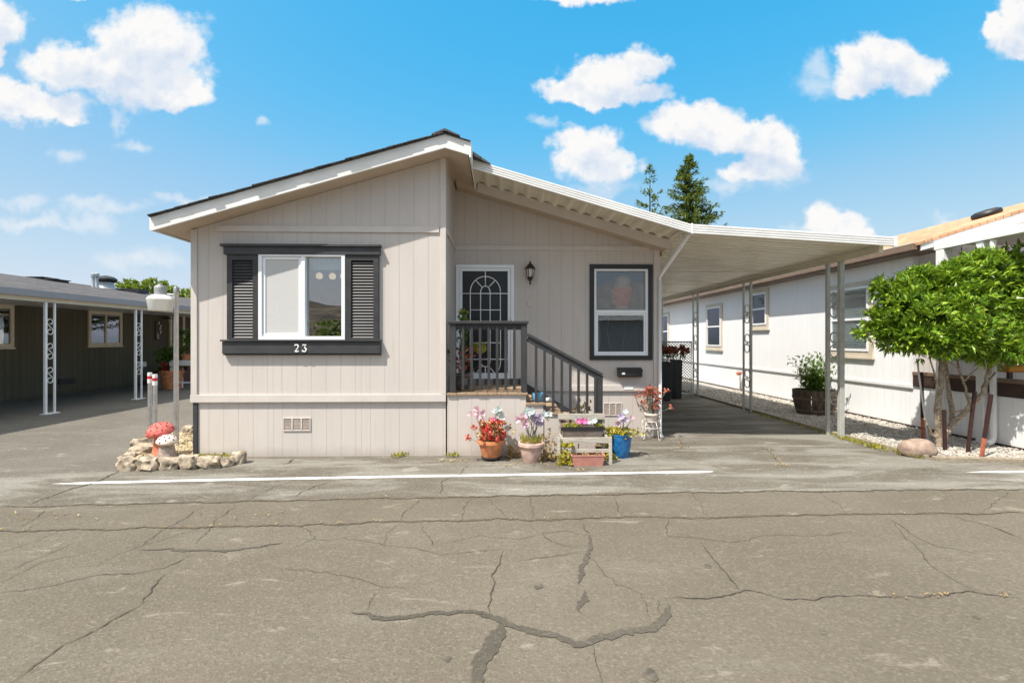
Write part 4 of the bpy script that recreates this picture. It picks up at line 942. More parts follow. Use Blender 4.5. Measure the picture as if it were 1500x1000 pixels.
# =============================== PLANTS: helpers =========================================
def rdir(): 
    while True:
        v = Vector((R.uniform(-1, 1), R.uniform(-1, 1), R.uniform(-1, 1)))
        if .05 < v.length < 1: return v.normalized()
def shoot(mb, q, d, n, ln, w, spread=.9):
    for i in range(n):
        dd = (d+rdir()*spread).normalized(); mb.leaf(q+d*R.uniform(0, ln*.5), dd, rdir()*1.0+Vector((0, 0, 1)), ln*R.uniform(.7, 1.2), w*R.uniform(.7, 1.2))
def bush(mb, c, r, n, ln, w, lobes=6, up=.3, seed=0):
    """leafy crown: shoots spread over and inside uneven lobes"""
    c = Vector(c); lb = [(Vector((0, 0, 0)), .75)]
    for i in range(lobes):
        v = rdir(); v.z = v.z*.8+.1; lb.append((v*R.uniform(.4, .62), R.uniform(.32, .52)))
    for i in range(n):
        o, k = R.choice(lb); v = rdir(); rad = k*R.uniform(.55, 1.0)**.5*(1+.25*mnoise.noise(v*2.5+o*4+Vector((seed, 0, 0))))
        q = o+v*rad
        if mnoise.noise(q*3.3+Vector((seed*2, 1, 3))) < -.33: continue
        d = (v+Vector((0, 0, up))).normalized()
        shoot(mb, c+Vector((q.x*r[0], q.y*r[1], q.z*r[2])), d, 5, ln, w)
def funnel(mb, q, d, r, ln, n=6):
    """lily or petunia like flower"""
    d = Vector(d).normalized(); x = d.cross(Vector((.2, .9, .3))).normalized(); y = d.cross(x)
    for i in range(n):
        a_ = 2*math.pi*i/n; e = x*math.cos(a_)+y*math.sin(a_)
        mb.leaf(Vector(q)+d*ln*.15, (d*ln*.75+e*r), d*-1+e*.3, (ln*ln*.5+r*r)**.5, r*.95, .12)
def pot(name, c, label, cat, prof, mat, group=None, soil_r=None, soil_z=None, n=28):
    o = thing(name, c, label, cat, group)
    MB().lathe(c[0], c[1], c[2], prof, n).build('pot', mat, o, smooth='auto')
    top = prof[-1]
    return o
# =============================== CITRUS TREE =============================================
tc = G(1375, 657); tree = thing('citrus_tree', tc, 'bushy bright green citrus tree with several bare trunks in the gravel bed', 'tree')
YT = tc.y
def tp(px, py, dy=0): return PY(px, py, YT+dy)
mb = MB()
def limb(pts, r0, r1):
    P_ = [tp(*q) for q in pts]; out = []
    for i in range(len(P_)-1):
        for k in range(4):
            out.append(P_[i].lerp(P_[i+1], k/4)+rdir()*.008)
    out.append(P_[-1]); n = len(out)
    mb.tube(out, [.74*(r0+(r1-r0)*i/(n-1))*(1+.12*R.uniform(-1, 1)) for i in range(n)], 9)
limb([(1378, 660, 0), (1376, 640, 0), (1374, 615, -.05), (1375, 588, -.05), (1378, 560, 0), (1380, 520, .05), (1381, 470, .1)], .085, .035)
limb([(1378, 650, 0), (1388, 630, 0), (1395, 620, 0), (1420, 598, -.05), (1440, 575, -.1), (1448, 545, -.1), (1456, 500, 0)], .07, .03)
limb([(1395, 622, .05), (1393, 590, .1), (1388, 560, .15), (1384, 530, .2), (1388, 490, .2)], .05, .025)
limb([(1375, 642, 0), (1364, 636, 0), (1357, 620, -.05), (1354, 612, -.05)], .03, .016)
limb([(1420, 596, -.05), (1417, 580, 0), (1412, 560, 0), (1404, 540, 0), (1400, 500, .1)], .028, .016)
limb([(1415, 600, -.05), (1420, 588, -.1), (1422, 582, -.1)], .022, .018)
limb([(1392, 603, .0), (1400, 604, -.05), (1417, 600, -.05)], .022, .018)
limb([(1412, 558, 0), (1428, 543, -.1), (1440, 525, -.2), (1450, 490, -.2)], .016, .010)
limb([(1404, 540, 0), (1392, 530, -.1), (1382, 510, -.2)], .014, .009)
limb([(1445, 560, -.1), (1460, 543, .1), (1470, 515, .2)], .018, .010)
limb([(1378, 575, 0), (1368, 545, -.15), (1358, 505, -.3)], .022, .012)
limb([(1384, 540, .1), (1370, 520, .2), (1340, 480, .3)], .02, .010)
mb.build('trunk', 'bark', tree, smooth=True)
mb = MB()
ctr = [(1395, 455, 0, .78, .62), (1335, 468, -.1, .55, .50), (1310, 490, 0, .42, .32), (1450, 450, 0, .72, .66), (1500, 455, .1, .65, .62), (1420, 410, .1, .55, .36), (1475, 415, .0, .5, .36), (1365, 425, .1, .42, .36), (1390, 490, -.35, .55, .42), (1455, 500, -.3, .55, .40), (1340, 440, .3, .4, .4), (1540, 450, .2, .6, .6), (1415, 470, .5, .7, .5), (1290, 470, .1, .22, .24), (1318, 432, 0, .26, .24), (1312, 497, 0, .30, .22), (1440, 505, -.25, .4, .26), (1490, 508, 0, .45, .30), (1350, 412, .1, .30, .2), (1436, 388, .1, .35, .2), (1495, 392, .1, .4, .3), (1396, 410, 0, .38, .26), (1418, 452, -.3, .5, .42), (1292, 425, 0, .10, .16), (1515, 470, -.2, .5, .4), (1345, 500, -.2, .34, .26), (1400, 500, -.3, .36, .24), (1470, 512, -.2, .4, .26)]
for i, (px, py, dy, r, rz_) in enumerate(ctr):
    c = tp(px, py, dy); bush(mb, c, (r, r*.9, rz_), int(640*r), .115, .044, 5, .45, i*1.3)
mb.build('crown', 'citrus', tree)
# stakes, pole, boulder
for i, (a_, b_, dy, m1, m2, lab) in enumerate((
  ((1350, 545), (1352, 645), .12, 'darkstake', 'rust', 'dark topped rusty stake left of the trunk, farthest to the left'),
  ((1383, 600), (1384, 662), -.02, 'darkstake', 'darkstake', 'short dark stake hidden close behind the tree trunk'),
  ((1428, 573), (1417, 665), .02, 'darkstake', 'darkstake', 'leaning dark red stake right of the trunk'),
  ((1452, 577), (1437, 673), -.25, 'darkstake', 'rust', 'leaning stake with an orange foot, farthest right of the trunk'))):
    b0 = G(*b_); t0 = PY(*a_, b0.y+dy*.3); md = b0.lerp(t0, .33)
    s_ = thing('garden_stake', b0, lab, 'stake', 'stakes around the citrus tree')
    mb = MB(); mb.bar(b0-Vector((0, 0, .03)), md, .04, .035, (0, 1, 0)); mb.build('stake_foot', m2, s_, bevel=.004)
    mb = MB(); mb.bar(md, t0, .04, .035, (0, 1, 0)); mb.build('stake_shaft', m1, s_, bevel=.004)
b0 = G(1360, 648)
mb = MB(); mb.tube([b0, PY(1354, 605, b0.y+.03), PY(1347, 555, b0.y+.06), PY(1343, 525, b0.y+.08)], .013, 8)
tag(mb.build('support_pole', 'white', smooth=True), 'thin white support pole leaning into the citrus tree', 'pole')
b0 = G(1358, 672)
tag(MB().rock((b0.x, b0.y+.15, -.01), (.235, .18, .155), 4, 3, .22, -.75).build('boulder', 'boulder', smooth=True), 'large brown boulder at the foot of the citrus tree', 'rock')
# barrel planter
bc = G(1210, 611); bc.y += .38; bc.x += .0
bar_ = thing('barrel_planter', bc, 'half wine barrel planter with a leafy green shrub on the gravel', 'planter')
mb = MB(); n = 22; hb = .53
for k in range(n):
    a0 = 2*math.pi*k/n+.012; a1 = 2*math.pi*(k+1)/n-.012
    vs = []
    for r_, z in ((.335, 0), (.395, .2), (.425, .38), (.43, hb)):
        for a_ in (a0, a1): vs.append((bc.x+r_*math.cos(a_), bc.y+r_*math.sin(a_), z+.016))
    for r_, z in ((.40, hb), (.395, .38)):
        for a_ in (a0, a1): vs.append((bc.x+r_*math.cos(a_), bc.y+r_*math.sin(a_), z+.016))
    mb.add(vs, [(2*i, 2*i+1, 2*i+3, 2*i+2) for i in range(5)])
mb.build('staves', 'barrel', bar_)
for z0, z1, r_ in ((.07, .12, .372), (.33, .38, .432)):
    MB().lathe(bc.x, bc.y, .016, [(r_-.008, z0), (r_+.006, z1)], 32, caps=False).build('hoop', 'hoop', bar_, smooth=True)
MB().lathe(bc.x, bc.y, .47, [(.40, 0), (.0, .02)], 22).build('soil', 'soil', bar_)
mb = MB()
for i in range(170):
    d = Vector((R.uniform(-.5, .5), R.uniform(-.5, .5), 1)).normalized(); q0 = Vector((bc.x+R.uniform(-.2, .2), bc.y+R.uniform(-.2, .2), .5)); ln = R.uniform(.25, .85)
    for k in range(7):
        q = q0+d*ln*(k+1)/7; dd = (rdir()+Vector((0, 0, .35))).normalized(); mb.leaf(q, dd, Vector((0, 0, 1))+rdir()*.5, R.uniform(.08, .14), .045)
mb.build('foliage', 'shrub', bar_)
# wall ornament by the white wall
q = PXp(1084, 590, XW-.12)
wo_ = thing('rusty_garden_ornament', (q.x, q.y, 0), 'rusty flower shaped stake ornament beside the white skirting', 'ornament')
zo = PXp(1083, 548, XW-.12).z
mb = MB(); mb.tube([(q.x, q.y, 0), (q.x, q.y, zo)], .012); mb.tube([(q.x-.02, q.y-.1, 0), (q.x, q.y, zo)], .009); mb.build('stake', 'brown', wo_)
mb = MB(); funnel(mb, (q.x-.02, q.y, zo), (-.4, -.4, .9), .11, .05, 9); funnel(mb, (q.x-.03, q.y, zo+.015), (-.4, -.3, .9), .07, .05, 7); mb.build('petals', 'fl_rust', wo_)
# =============================== GATE and planters at the end of the carport ==============
yg = 14.22
gate = thing('chain_link_gate', (4.2, yg, 0), 'chain link gate across the far end of the carport', 'gate')
gx0, gx1, gz1 = 2.75, XP-.06, sz(990, 500.5, yg)
mb = MB(); mb.tube([(gx0, yg, .06), (gx0, yg, gz1), (gx1, yg, gz1), (gx1, yg, .06), (gx0, yg, .06)], .024, 8); mb.build('gate_frame', 'galv', gate, smooth='auto')
mb = MB(); s = .085; w = gx1-gx0; h = gz1-.08
k = -h
def seg(x0, z0, x1, z1): mb.add([(x0-.013, yg, z0), (x0+.013, yg, z0), (x1+.013, yg, z1), (x1-.013, yg, z1), (x0, yg+.006, z0), (x1, yg+.006, z1)], [(0, 1, 2, 3), (1, 4, 5, 2), (4, 0, 3, 5)])
while k < w:
    a_ = max(0, k); b_ = min(w, k+h)
    seg(gx0+a_, .07+(a_-k), gx0+b_, .07+(b_-k)); seg(gx0+a_, .07+h-(a_-k), gx0+b_, .07+h-(b_-k)); k += s
mb.build('mesh', 'meshgrey', gate)
for i, (a_, b_, pyt, yy, lab) in enumerate(((987.5, 1000, 527, 13.4, 'tall dark square planter of red flowers nearest the chain link gate post'), (966, 984, 530, 12.9, 'tall dark square planter of red flowers beside the house corner'))):
    x0, x1, zt = sx(a_, yy), sx(b_, yy), sz(990, pyt, yy)
    if i: x0 -= .25
    pl = thing('tall_planter', ((x0+x1)/2, yy+.15, 0), lab, 'planter', 'tall planters by the gate')
    MB().prism([(x0+.03, yy, 0.006), (x1-.03, yy, 0.006), (x1, yy, zt), (x0, yy, zt)], (0, .35, 0)).build('box', 'bin', pl, bevel=.008)
    mb = MB(); mf = MB()
    for k in range(26):
        q = Vector((R.uniform(x0-.1, x1+.12), yy+R.uniform(0, .3), zt)); tp_ = q+Vector((R.uniform(-.1, .1), R.uniform(-.1, .1), R.uniform(.18, .36)))
        mb.tube([q, tp_], .005, 4)
        for j in range(2): mb.leaf(q.lerp(tp_, R.uniform(.2, .7)), rdir(), (0, 0, 1), .09, .05)
        for j in range(9): mf.leaf(tp_+rdir()*.03, rdir()+Vector((0, 0, .3)), rdir(), .09, .07)
    mb.build('foliage', 'shrub', pl); mf.build('flower', 'fl_dark', pl)
# =============================== LEFT: lamp post, markers, mushrooms, rocks ===============
b0 = G(258, 654); yl = b0.y
lp = thing('yard_lamp', b0, 'grey yard lamp with a white bucket shade on a thin steel pole', 'street lamp')
zt = sz(258, 420, yl)
mb = MB(); mb.lathe(b0.x, yl, 0, [(.036, 0), (.034, zt-.12), (.036, zt-.115), (.036, zt-.02), (.028, zt)], 14); mb.build('pole', 'galv', lp, smooth='auto')
lx = sx(235, yl); f = lambda py: sz(235, py, yl); rr = lambda w: w/2*yl/FPX
mb = MB(); mb.tube([(b0.x, yl, f(432)), (lx+.06, yl, f(430.5))], .014, 8); mb.tube([(b0.x, yl, f(437)), (lx+.05, yl, f(432))], .010, 8); mb.build('bracket', 'greymetal', lp)
MB().lathe(lx, yl, f(431.5), [(rr(15), 0), (rr(15.5), f(424)-f(431.5)), (rr(15.8), f(421)-f(431.5)), (rr(13), f(418.5)-f(431.5)), (rr(6), f(418)-f(431.5)), (rr(5.5), f(415.5)-f(431.5)), (rr(3), f(415)-f(431.5))], 20).build('lamp_housing', 'greymetal', lp, smooth='auto')
MB().lathe(lx, yl, f(455), [(rr(28), 0), (rr(29), .006), (rr(33), f(440)-f(455)), (rr(34.5), f(438.5)-f(455)), (rr(29), f(434.5)-f(455)), (rr(17), f(431.8)-f(455))], 32).build('lamp_shade', 'opal', lp, smooth='auto')
# shorepine cluster seen past the pole is part of the far tree; marker posts:
for i, (px, pt, pb, lab) in enumerate(((219.5, 545.5, 646, 'steel marker post with red and white bands, the left and taller one'), (227, 548, 655, 'steel marker post with red and white bands, the right one beside the mushrooms'))):
    b0 = G(px, pb); zt = sz(px, pt, b0.y)
    mp = thing('marker_post', b0, lab, 'marker post', 'marker posts at the corner')
    MB().lathe(b0.x, b0.y, 0, [(.030, 0), (.030, zt-.17)], 12).build('post', 'galv', mp, smooth='auto')
    MB().lathe(b0.x, b0.y, zt-.168, [(.0325, 0), (.0325, .166), (.02, .168)], 12).build('white_band', 'vinyl', mp, smooth='auto')
    MB().lathe(b0.x, b0.y, zt-.10, [(.034, 0), (.034, .045)], 12).build('red_band', 'redtape', mp, smooth='auto')
# mushrooms
def mushroom(c, h, rs, rc, hc, lab, capm, stemm, tilt, spots, sm):
    o = thing('garden_mushroom', c, lab, 'garden statue', 'mushroom statues')
    MB().lathe(c.x, c.y, 0, [(rs*1.5, 0), (rs*1.25, h*.12), (rs*1.02, h*.35), (rs*.85, h*.62), (rs*.9, h*.74)], 20).build('stem', stemm, o, smooth=True)
    t = Matrix.Rotation(tilt[0], 3, 'X') @ Matrix.Rotation(tilt[1], 3, 'Y')
    cz = h-hc
    prof = [(rs*.6, -.01), (rc*.85, -.004), (rc, .022), (rc*.97, hc*.35), (rc*.82, hc*.62), (rc*.55, hc*.86), (rc*.25, hc*.97), (.005, hc)]
    MB().lathe(c.x, c.y, cz, prof, 28, tilt=t).build('cap', capm, o, smooth=True)
    mb = MB()
    for k in range(spots):
        a_ = k*2.39996; s_ = .97*math.sqrt((k+.5)/spots); z_ = hc*math.sqrt(max(.02, 1-s_*s_)); n = t @ Vector((math.cos(a_)*s_/rc, math.sin(a_)*s_/rc, z_/hc/hc)).normalized()
        q = Vector((c.x, c.y, cz))+t @ Vector((rc*s_*math.cos(a_), rc*s_*math.sin(a_), z_*.96+.006)); x = n.orthogonal().normalized(); y = n.cross(x)
        r_ = .0095; mb.add([q+n*.006+(x*math.cos(u)+y*math.sin(u))*r_ for u in [i*math.pi/4 for i in range(8)]]+[q-n*.01+(x*math.cos(u)+y*math.sin(u))*r_ for u in [i*math.pi/4 for i in range(8)]], [tuple(range(8))]+[(i, i+8, (i+1) % 8+8, (i+1) % 8) for i in range(8)])
    mb.build('cap_spots', 'spot', o)
    return o
mushroom(G(236, 671.5), .505, .088, .172, .165, 'taller mushroom statue with a red spotted cap and orange stem', 'mushred', 'mushstemred', (.22, -.12), 24, 0)
mushroom(G(244.5, 676), .36, .098, .125, .10, 'shorter mushroom statue with a pale spotted cap and tan stem', 'mushwhite', 'mushstem', (.22, .06), 17, 0)
sheet('straw_bed', [(q.x, q.y) for q in (G(186, 688), G(345, 678), G(320, 671), G(284, 669), G(281, 634), G(262, 634), G(205, 660))], .012, 'straw')
mb = MB(); i = 0
bx = [G(195, 684), G(284, 682), G(283, 632), G(262, 632), G(212, 655)]
def inpoly(x, y, P_):
    c = False; n = len(P_)
    for i in range(n):
        a, b = P_[i], P_[i-1]
        if (a.y > y) != (b.y > y) and x < (b.x-a.x)*(y-a.y)/(b.y-a.y)+a.x: c = not c
    return c
cnt = 0
while cnt < 1500:
    x = R.uniform(-5.6, -4.2); y = R.uniform(6, 8.6)
    if inpoly(x, y, bx): stone(mb, x, y, .012+R.uniform(0, .03), R.uniform(.015, .032)); cnt += 1
tag(mb.build('border_gravel', 'strawstone', base=(-5, 7, .012)), kind='stuff')
RK = [(168, 690.5, 196, .17, 'sandstone border rock at the outer left corner of the front row'), (190, 690, 229, .17, 'broad pale border rock second from the left in the front row'), (228, 689, 258, .15, 'border rock directly below the two mushrooms'),
      (257, 688, 287, .17, 'cream border rock at the dark skirt corner of the home'), (284, 687, 318, .15, 'pitted pale border rock against the beige skirting'), (315, 684, 339, .12, 'dark pitted border rock second from the right end'), (336, 680, 358, .16, 'rounded grey border rock at the right end of the row'),
      (170, 679, 194, .13, 'border rock behind the outer left corner rock'), (183, 669, 222, .14, 'long flat border rock on the left side row'), (190, 656, 215, .13, 'cream border rock below the marker posts'), (208, 652, 226, .11, 'small tan border rock at the foot of the marker posts'),
      (263, 637, 284, .15, 'pale border rock behind the lamp pole at the house wall'), (199, 661, 222, .11, 'tan border rock between the side row rocks')]
for i, (a_, py, b_, h_, lab) in enumerate(RK):
    q = G((a_+b_)/2, py); t = H*FPX/(py-HOR); w = (b_-a_)/FPX*t*.55
    ro = MB().rock((q.x, q.y+w*.45, -.008), (w, w*R.uniform(.6, .8), h_*.72), 11+i*1.9, 3, .42, -.62).build('border_rock', 'rock', smooth='auto')
    tag(ro, lab, 'rock', 'border rocks around the mushrooms')
# =============================== POTS IN FRONT OF THE PORCH ===============================
def potprof(rb, rt, h, rim=.04, lip=.012): return [(rb*.97, 0), (rb, .006), (rb+(rt-rb)*.8, h-rim-.002), (rt+lip*.2, h-rim), (rt+lip, h-rim+.006), (rt+lip, h-.006), (rt+lip*.4, h), (rt-.012, h), (rt-.02, h-.03), (0.001, h-.028)]
c = G(719, 676.5); c.z = .052; c.y += .12; sc_ = c.y/FPX
p1 = pot('flower_pot', c, 'orange terracotta pot of red geraniums on a wheeled caddy', 'flower pot', potprof(.125, .175, .225, .05), 'terracotta', 'pots before the porch')
cd = thing('plant_caddy', (c.x, c.y, 0), 'small black wheeled caddy under the terracotta geranium pot', 'plant caddy')
MB().lathe(c.x, c.y, .036, [(.135, 0), (.135, .0145)], 20).build('tray', 'wheel', cd)
for a_ in (.9, 2.3, 4.0, 5.4):
    x, y = c.x+.11*math.cos(a_), c.y+.11*math.sin(a_); mb = MB(); mb.tube([(x-.012, y, .022), (x+.012, y, .022)], .0205, 12); mb.build('wheel', 'wheel', cd)
top = c+Vector((0, 0, .225))
mb = MB(); mf = MB()
for i in range(95):
    q = top+Vector((R.gauss(0, .085), R.gauss(0, .07), -.02)); t_ = q+Vector((R.gauss(.0, .055), R.gauss(-.02, .05), R.uniform(.05, .27)))
    mb.tube([q, t_], .003, 4); mb.leaf(q.lerp(t_, .6), rdir(), (0, 0, 1), .06, .05)
    if i % 2 == 0:
        for k in range(18): mf.leaf(t_+rdir()*.020, rdir(), rdir(), .040, .038)
    else:
        for k in range(3): mb.leaf(t_, rdir(), (0, 0, 1), .05, .04)
mb.build('foliage', 'dry', p1); mf.build('flower', 'fl_red', p1)
def lily(parent, base, tip, mat, n=3, r=.075, ln=.12, face=(-.1, -1, .25), sm='stemgrey'):
    mb = MB(); b_ = Vector(base); t_ = Vector(tip); mid = b_.lerp(t_, .5)+Vector((R.uniform(-.02, .02), R.uniform(-.02, .02), 0))
    mb.tube([b_, mid, t_], [.006, .006, .004], 6); mb.build('flower_stem', sm, parent)
    for i in range(n):
        mf = MB(); a_ = R.uniform(0, 6.28) if n > 1 else 0
        q = t_+(Vector((math.cos(a_)*.05, math.sin(a_)*.03, R.uniform(-.05, .04))) if i else Vector((0, 0, 0)))
        funnel(mf, q, Vector(face)+rdir()*.75, r*R.uniform(.85, 1.15), ln*R.uniform(.8, 1.1))
        mf.build('flower', mat, parent)
P1 = lambda px, py, dy=0: PY(px, py, c.y+dy)
lily(p1, top, P1(703, 604, .05), 'fl_pink', 3, .06, .1); lily(p1, top, P1(697, 612, .0), 'fl_pink', 2, .05, .09)
lily(p1, top, P1(727, 606, .05), 'fl_white', 3, .06, .10); lily(p1, top, P1(735, 604, .05), 'fl_white', 2, .055, .1)
lily(p1, top, P1(724, 617, .05), 'fl_mag', 1, .05, .08); lily(p1, top, P1(736, 634, .0), 'fl_mag', 3, .05, .06)
# pink pot
c = G(779, 679); c.y += .11; cp = c.copy()
p2 = pot('flower_pot', c, 'pale pink terracotta pot of pink and lilac lilies', 'flower pot', potprof(.115, .165, .265, .05), 'pinkpot', 'pots before the porch')
top = c+Vector((0, 0, .245)); mb = MB()
for i in range(110):
    q = top+Vector((R.uniform(-.14, .14), R.uniform(-.1, .1), 0)); d = Vector((R.uniform(-.6, .6), R.uniform(-.6, .4), 1)); mb.leaf(q, d, rdir(), R.uniform(.08, .17), .014, .1)
mb.build('foliage', 'grassy', p2)
P2 = lambda px, py, dy=0: PY(px, py, cp.y+dy)
for (px, py, mt, n) in ((763, 612, 'fl_pink', 3), (767, 617, 'fl_pink', 2), (774, 604, 'fl_white', 3), (780, 605, 'fl_white', 2), (787, 612, 'fl_lilac', 3), (788, 622, 'fl_lilac', 3), (796, 610, 'fl_white', 3), (783, 613, 'fl_lilac', 2), (775, 613, 'fl_white', 2)):
    lily(p2, top+Vector((R.uniform(-.06, .06), R.uniform(-.04, .04), 0)), P2(px, py, R.uniform(-.05, .08)), mt, n, .062, .1)
# blue pot
c = G(912, 672.5); c.y += .13; cb = c.copy()
p3 = pot('flower_pot', c, 'tall blue glazed pot of yellow succulents and pink blooms', 'flower pot', [(.108, 0), (.115, .01), (.135, .12), (.152, .24), (.160, .31), (.166, .315), (.166, .33), (.15, .33), (.14, .29), (.001, .29)], 'blue', 'pots before the porch')
top = c+Vector((0, 0, .30)); mb = MB()
for i in range(120):
    q = top+Vector((R.gauss(-.05, .12), R.gauss(-.02, .08), R.uniform(-.01, .10)))
    for k in range(5): mb.leaf(q, (rdir()+Vector((0, -.2, .5))), rdir(), .045, .03, .1)
for i in range(40):
    q = top+Vector((-.17+R.gauss(-.03, .03), R.uniform(-.1, .06), -R.uniform(0, .28)))
    for k in range(4): mb.leaf(q, (rdir()+Vector((0, -.2, .2))), rdir(), .04, .028, .1)
mb.build('foliage', 'succ', p3)
P3 = lambda px, py, dy=0: PY(px, py, cb.y+dy)
for (px, py, mt) in ((915, 606, 'fl_white'), (906, 617, 'fl_pink'), (913, 616, 'fl_lilac'), (925, 616, 'fl_pink'), (910, 612, 'fl_lilac')):
    lily(p3, top, P3(px, py), mt, 1 if mt != 'fl_lilac' else 2, .05, .09)
# wooden plant stand with two troughs
sc = G(853, 684); ys0 = sc.y
stand = thing('plant_stand', (sc.x, ys0+.3, 0), 'weathered grey wooden two tier plant stand at the foot of the stairs', 'plant stand')
X0, X1 = sx(819.5, ys0+.25), sx(889.5, ys0+.25); yb = ys0+.42
Zs = lambda py, y: sz(853, py, y)
for x in (X0, X1):
    MB().box(x, x+.035 if x == X0 else x-.035, yb-.02, yb+.02, 0, Zs(606, yb)).build('leg', 'greywood', stand, bevel=.004)
for x in (X0-.02, X1+.02):
    mb = MB(); mb.bar((x, ys0+.14, 0), (x, ys0+.16, Zs(640, ys0+.15)), .035, .04, (1, 0, 0)); mb.build('leg', 'greywood', stand, bevel=.004)
MB().box(X0+.001, X1-.001, yb-.045, yb-.022, Zs(613.5, yb), Zs(605, yb)).build('back_slat', 'greywood', stand, bevel=.003)
zs1 = Zs(645, yb-.1)
MB().box(X0+.04, X1-.04, ys0+.27, yb-.03, zs1-.02, zs1).build('upper_shelf', 'greywood', stand, bevel=.003)
MB().box(X0-.02, X1+.02, ys0+.165, ys0+.185, Zs(649, ys0+.17), Zs(640.5, ys0+.17)).build('front_slat', 'greywood', stand, bevel=.003)
MB().box(X0-.02, X1+.02, ys0+.165, ys0+.185, Zs(662.5, ys0+.17), Zs(657.5, ys0+.17)).build('front_slat', 'greywood', stand, bevel=.003)
mb = MB(); mb.bar((X0+.018, ys0+.18, Zs(641, ys0+.18)), (X0+.018, yb-.02, Zs(641, ys0+.18)), .02, .04); mb.bar((X1-.018, ys0+.18, Zs(641, ys0+.18)), (X1-.018, yb-.02, Zs(641, ys0+.18)), .02, .04); mb.build('side_slat', 'greywood', stand)
def trough(c, w, d, h, lab, mat, rimm):
    o = thing('planter_trough', c, lab, 'planter')
    mb = MB(); vs = []
    for (k, z) in ((.88, 0), (.97, h-.02), (1.03, h-.02), (1.03, h), (.96, h), (.93, h-.03)):
        vs += [(c.x+sx_*w/2*k, c.y+sy_*d/2*k, c.z+z) for sx_, sy_ in ((-1, -1), (1, -1), (1, 1), (-1, 1))]
    fs = [(3, 2, 1, 0)]+[(4*i+k, 4*i+(k+1) % 4, 4*i+4+(k+1) % 4, 4*i+4+k) for i in range(5) for k in range(4)]
    mb.add(vs, fs); mb.build('trough', mat, o, bevel=.003)
    MB().add(vs[-4:], [(0, 1, 2, 3)]).build('soil', 'soil', o)
    return o
yt = ys0+.335
wt = sx(885, yt)-sx(823, yt)
zt0 = zs1+.001; ht = Zs(625, yt-.06)-zt0
t1 = trough(Vector(((X0+X1)/2, yt, zt0)), wt, .12, ht, 'long brown trough with magenta flowers on the upper tier of the plant stand', 'browntrough', 0)
MB().box((X0+X1)/2-wt/2-.006, (X0+X1)/2+wt/2+.006, yt-.068, yt-.0635, zt0+ht-.045, zt0+ht+.001).build('rim', 'black', t1, bevel=.002)
mb = MB(); mf = MB()
for i in range(26):
    q = Vector((sx(832+R.choice((0, 2, 4, 8, 12, 44, 46))+R.uniform(-4, 4), yt), yt+R.uniform(-.05, .04), zt0+ht-.01))
    for k in range(4): mb.leaf(q, rdir()+Vector((0, -.2, .9)), rdir(), .06, .03)
mb.build('foliage', 'grassy', t1)
for px in (848, 853, 857): funnel(mf, PY(px, 618+R.uniform(-1, 1), yt-.03), (R.uniform(-.3, .3), -1, .5), .05, .06)
mf.build('flower', 'fl_mag', t1)
mf = MB()
for px in (846, 862, 866, 870): funnel(mf, PY(px, 617+R.uniform(-2, 2), yt+.0), (R.uniform(-.3, .3), -1, .5), .05, .06)
mf.build('pale_flower', 'fl_white', t1)
c2 = G(862, 683.5); c2.y += .10
wt2 = sx(887, c2.y)-sx(839, c2.y)
t2 = trough(c2, wt2, .2, .15, 'rose coloured trough of sparse seedlings on the ground before the plant stand', 'rosetrough', 0)
mb = MB()
for i in range(22):
    q = c2+Vector((R.uniform(-.18, .2), R.uniform(-.06, .06), .12))
    for k in range(3): mb.leaf(q, rdir()+Vector((0, 0, .8)), rdir(), R.uniform(.03, .075), .022)
mb.build('seedlings', 'dry', t2)
# succulents on the ground between the pots
for i, (px, py, w, h_, lab, n, mt) in enumerate(((801, 677, .13, .36, 'straggly dry plant trailing beside the pink pot', 60, 'dry'), (829, 683, .10, .16, 'yellow succulent clump left of the rose trough', 60, 'succ'), (832, 660, .10, .08, 'pale yellow flowers climbing the left legs of the plant stand', 40, 'succ'), (896, 676, .07, .10, 'tiny yellow succulent in front of the blue pot', 26, 'succ'), (749, 671, .12, .14, 'dry weed behind the terracotta pot', 26, 'dry'))):
    q0 = G(px, py); mb = MB()
    if i == 2: q0 = G(829, 680); q0.z = .22
    for k in range(n):
        q = q0+Vector((R.gauss(0, w*.5), R.gauss(.05, w*.35), abs(R.gauss(0, h_*.55))))
        q.z = max(q.z, .02)
        for j in range(5): mb.leaf(q, rdir()+Vector((0, -.1, .5)), rdir(), .04, .027, .1)
    if i in (0, 4):
        for k in range(12): mb.tube([q0+Vector((R.uniform(-.04, .04), .05, 0)), q0+Vector((R.gauss(0, w*.7), R.uniform(-.02, .1), R.uniform(.1, h_*1.1)))], .003, 4)
    if i == 2:
        mb.tube([(q0.x, q0.y+.05, 0), (q0.x, q0.y+.05, .3)], .005, 4)
    tag(mb.build('ground_plant', mt), lab, 'plant', 'small plants among the pots')
# pots on the stairs and porch
q = Vector((sx(788, YF+.12), YF+.12, tr[0]+.001))
bp = pot('small_pot', q, 'small light blue pot on the top stair tread', 'flower pot', [(.06, 0), (.09, .04), (.095, .10), (.09, .125), (.08, .125), (.075, .09), (.001, .09)], 'lightblue')
mb = MB(); mb.rock((q.x+.16, YF+.12, tr[0]), (.06, .05, .04), 3); tag(mb.build('pebble', 'white', smooth=True), 'white pebble beside the light blue pot on the stairs', 'stone')
q = Vector((sx(853, YF+.2), YF+.2, tr[3]+.001))
sp_ = pot('stair_plant', q, 'leafy potted plant on the lower stairs behind the handrail', 'potted plant', potprof(.07, .1, .14, .03), 'browntrough')
mb = MB()
for i in range(70): mb.leaf(q+Vector((R.gauss(0, .07), R.gauss(0, .05), R.uniform(.12, .4))), rdir()+Vector((0, 0, .3)), rdir(), .08, .05)
mb.build('foliage', 'dry', sp_)
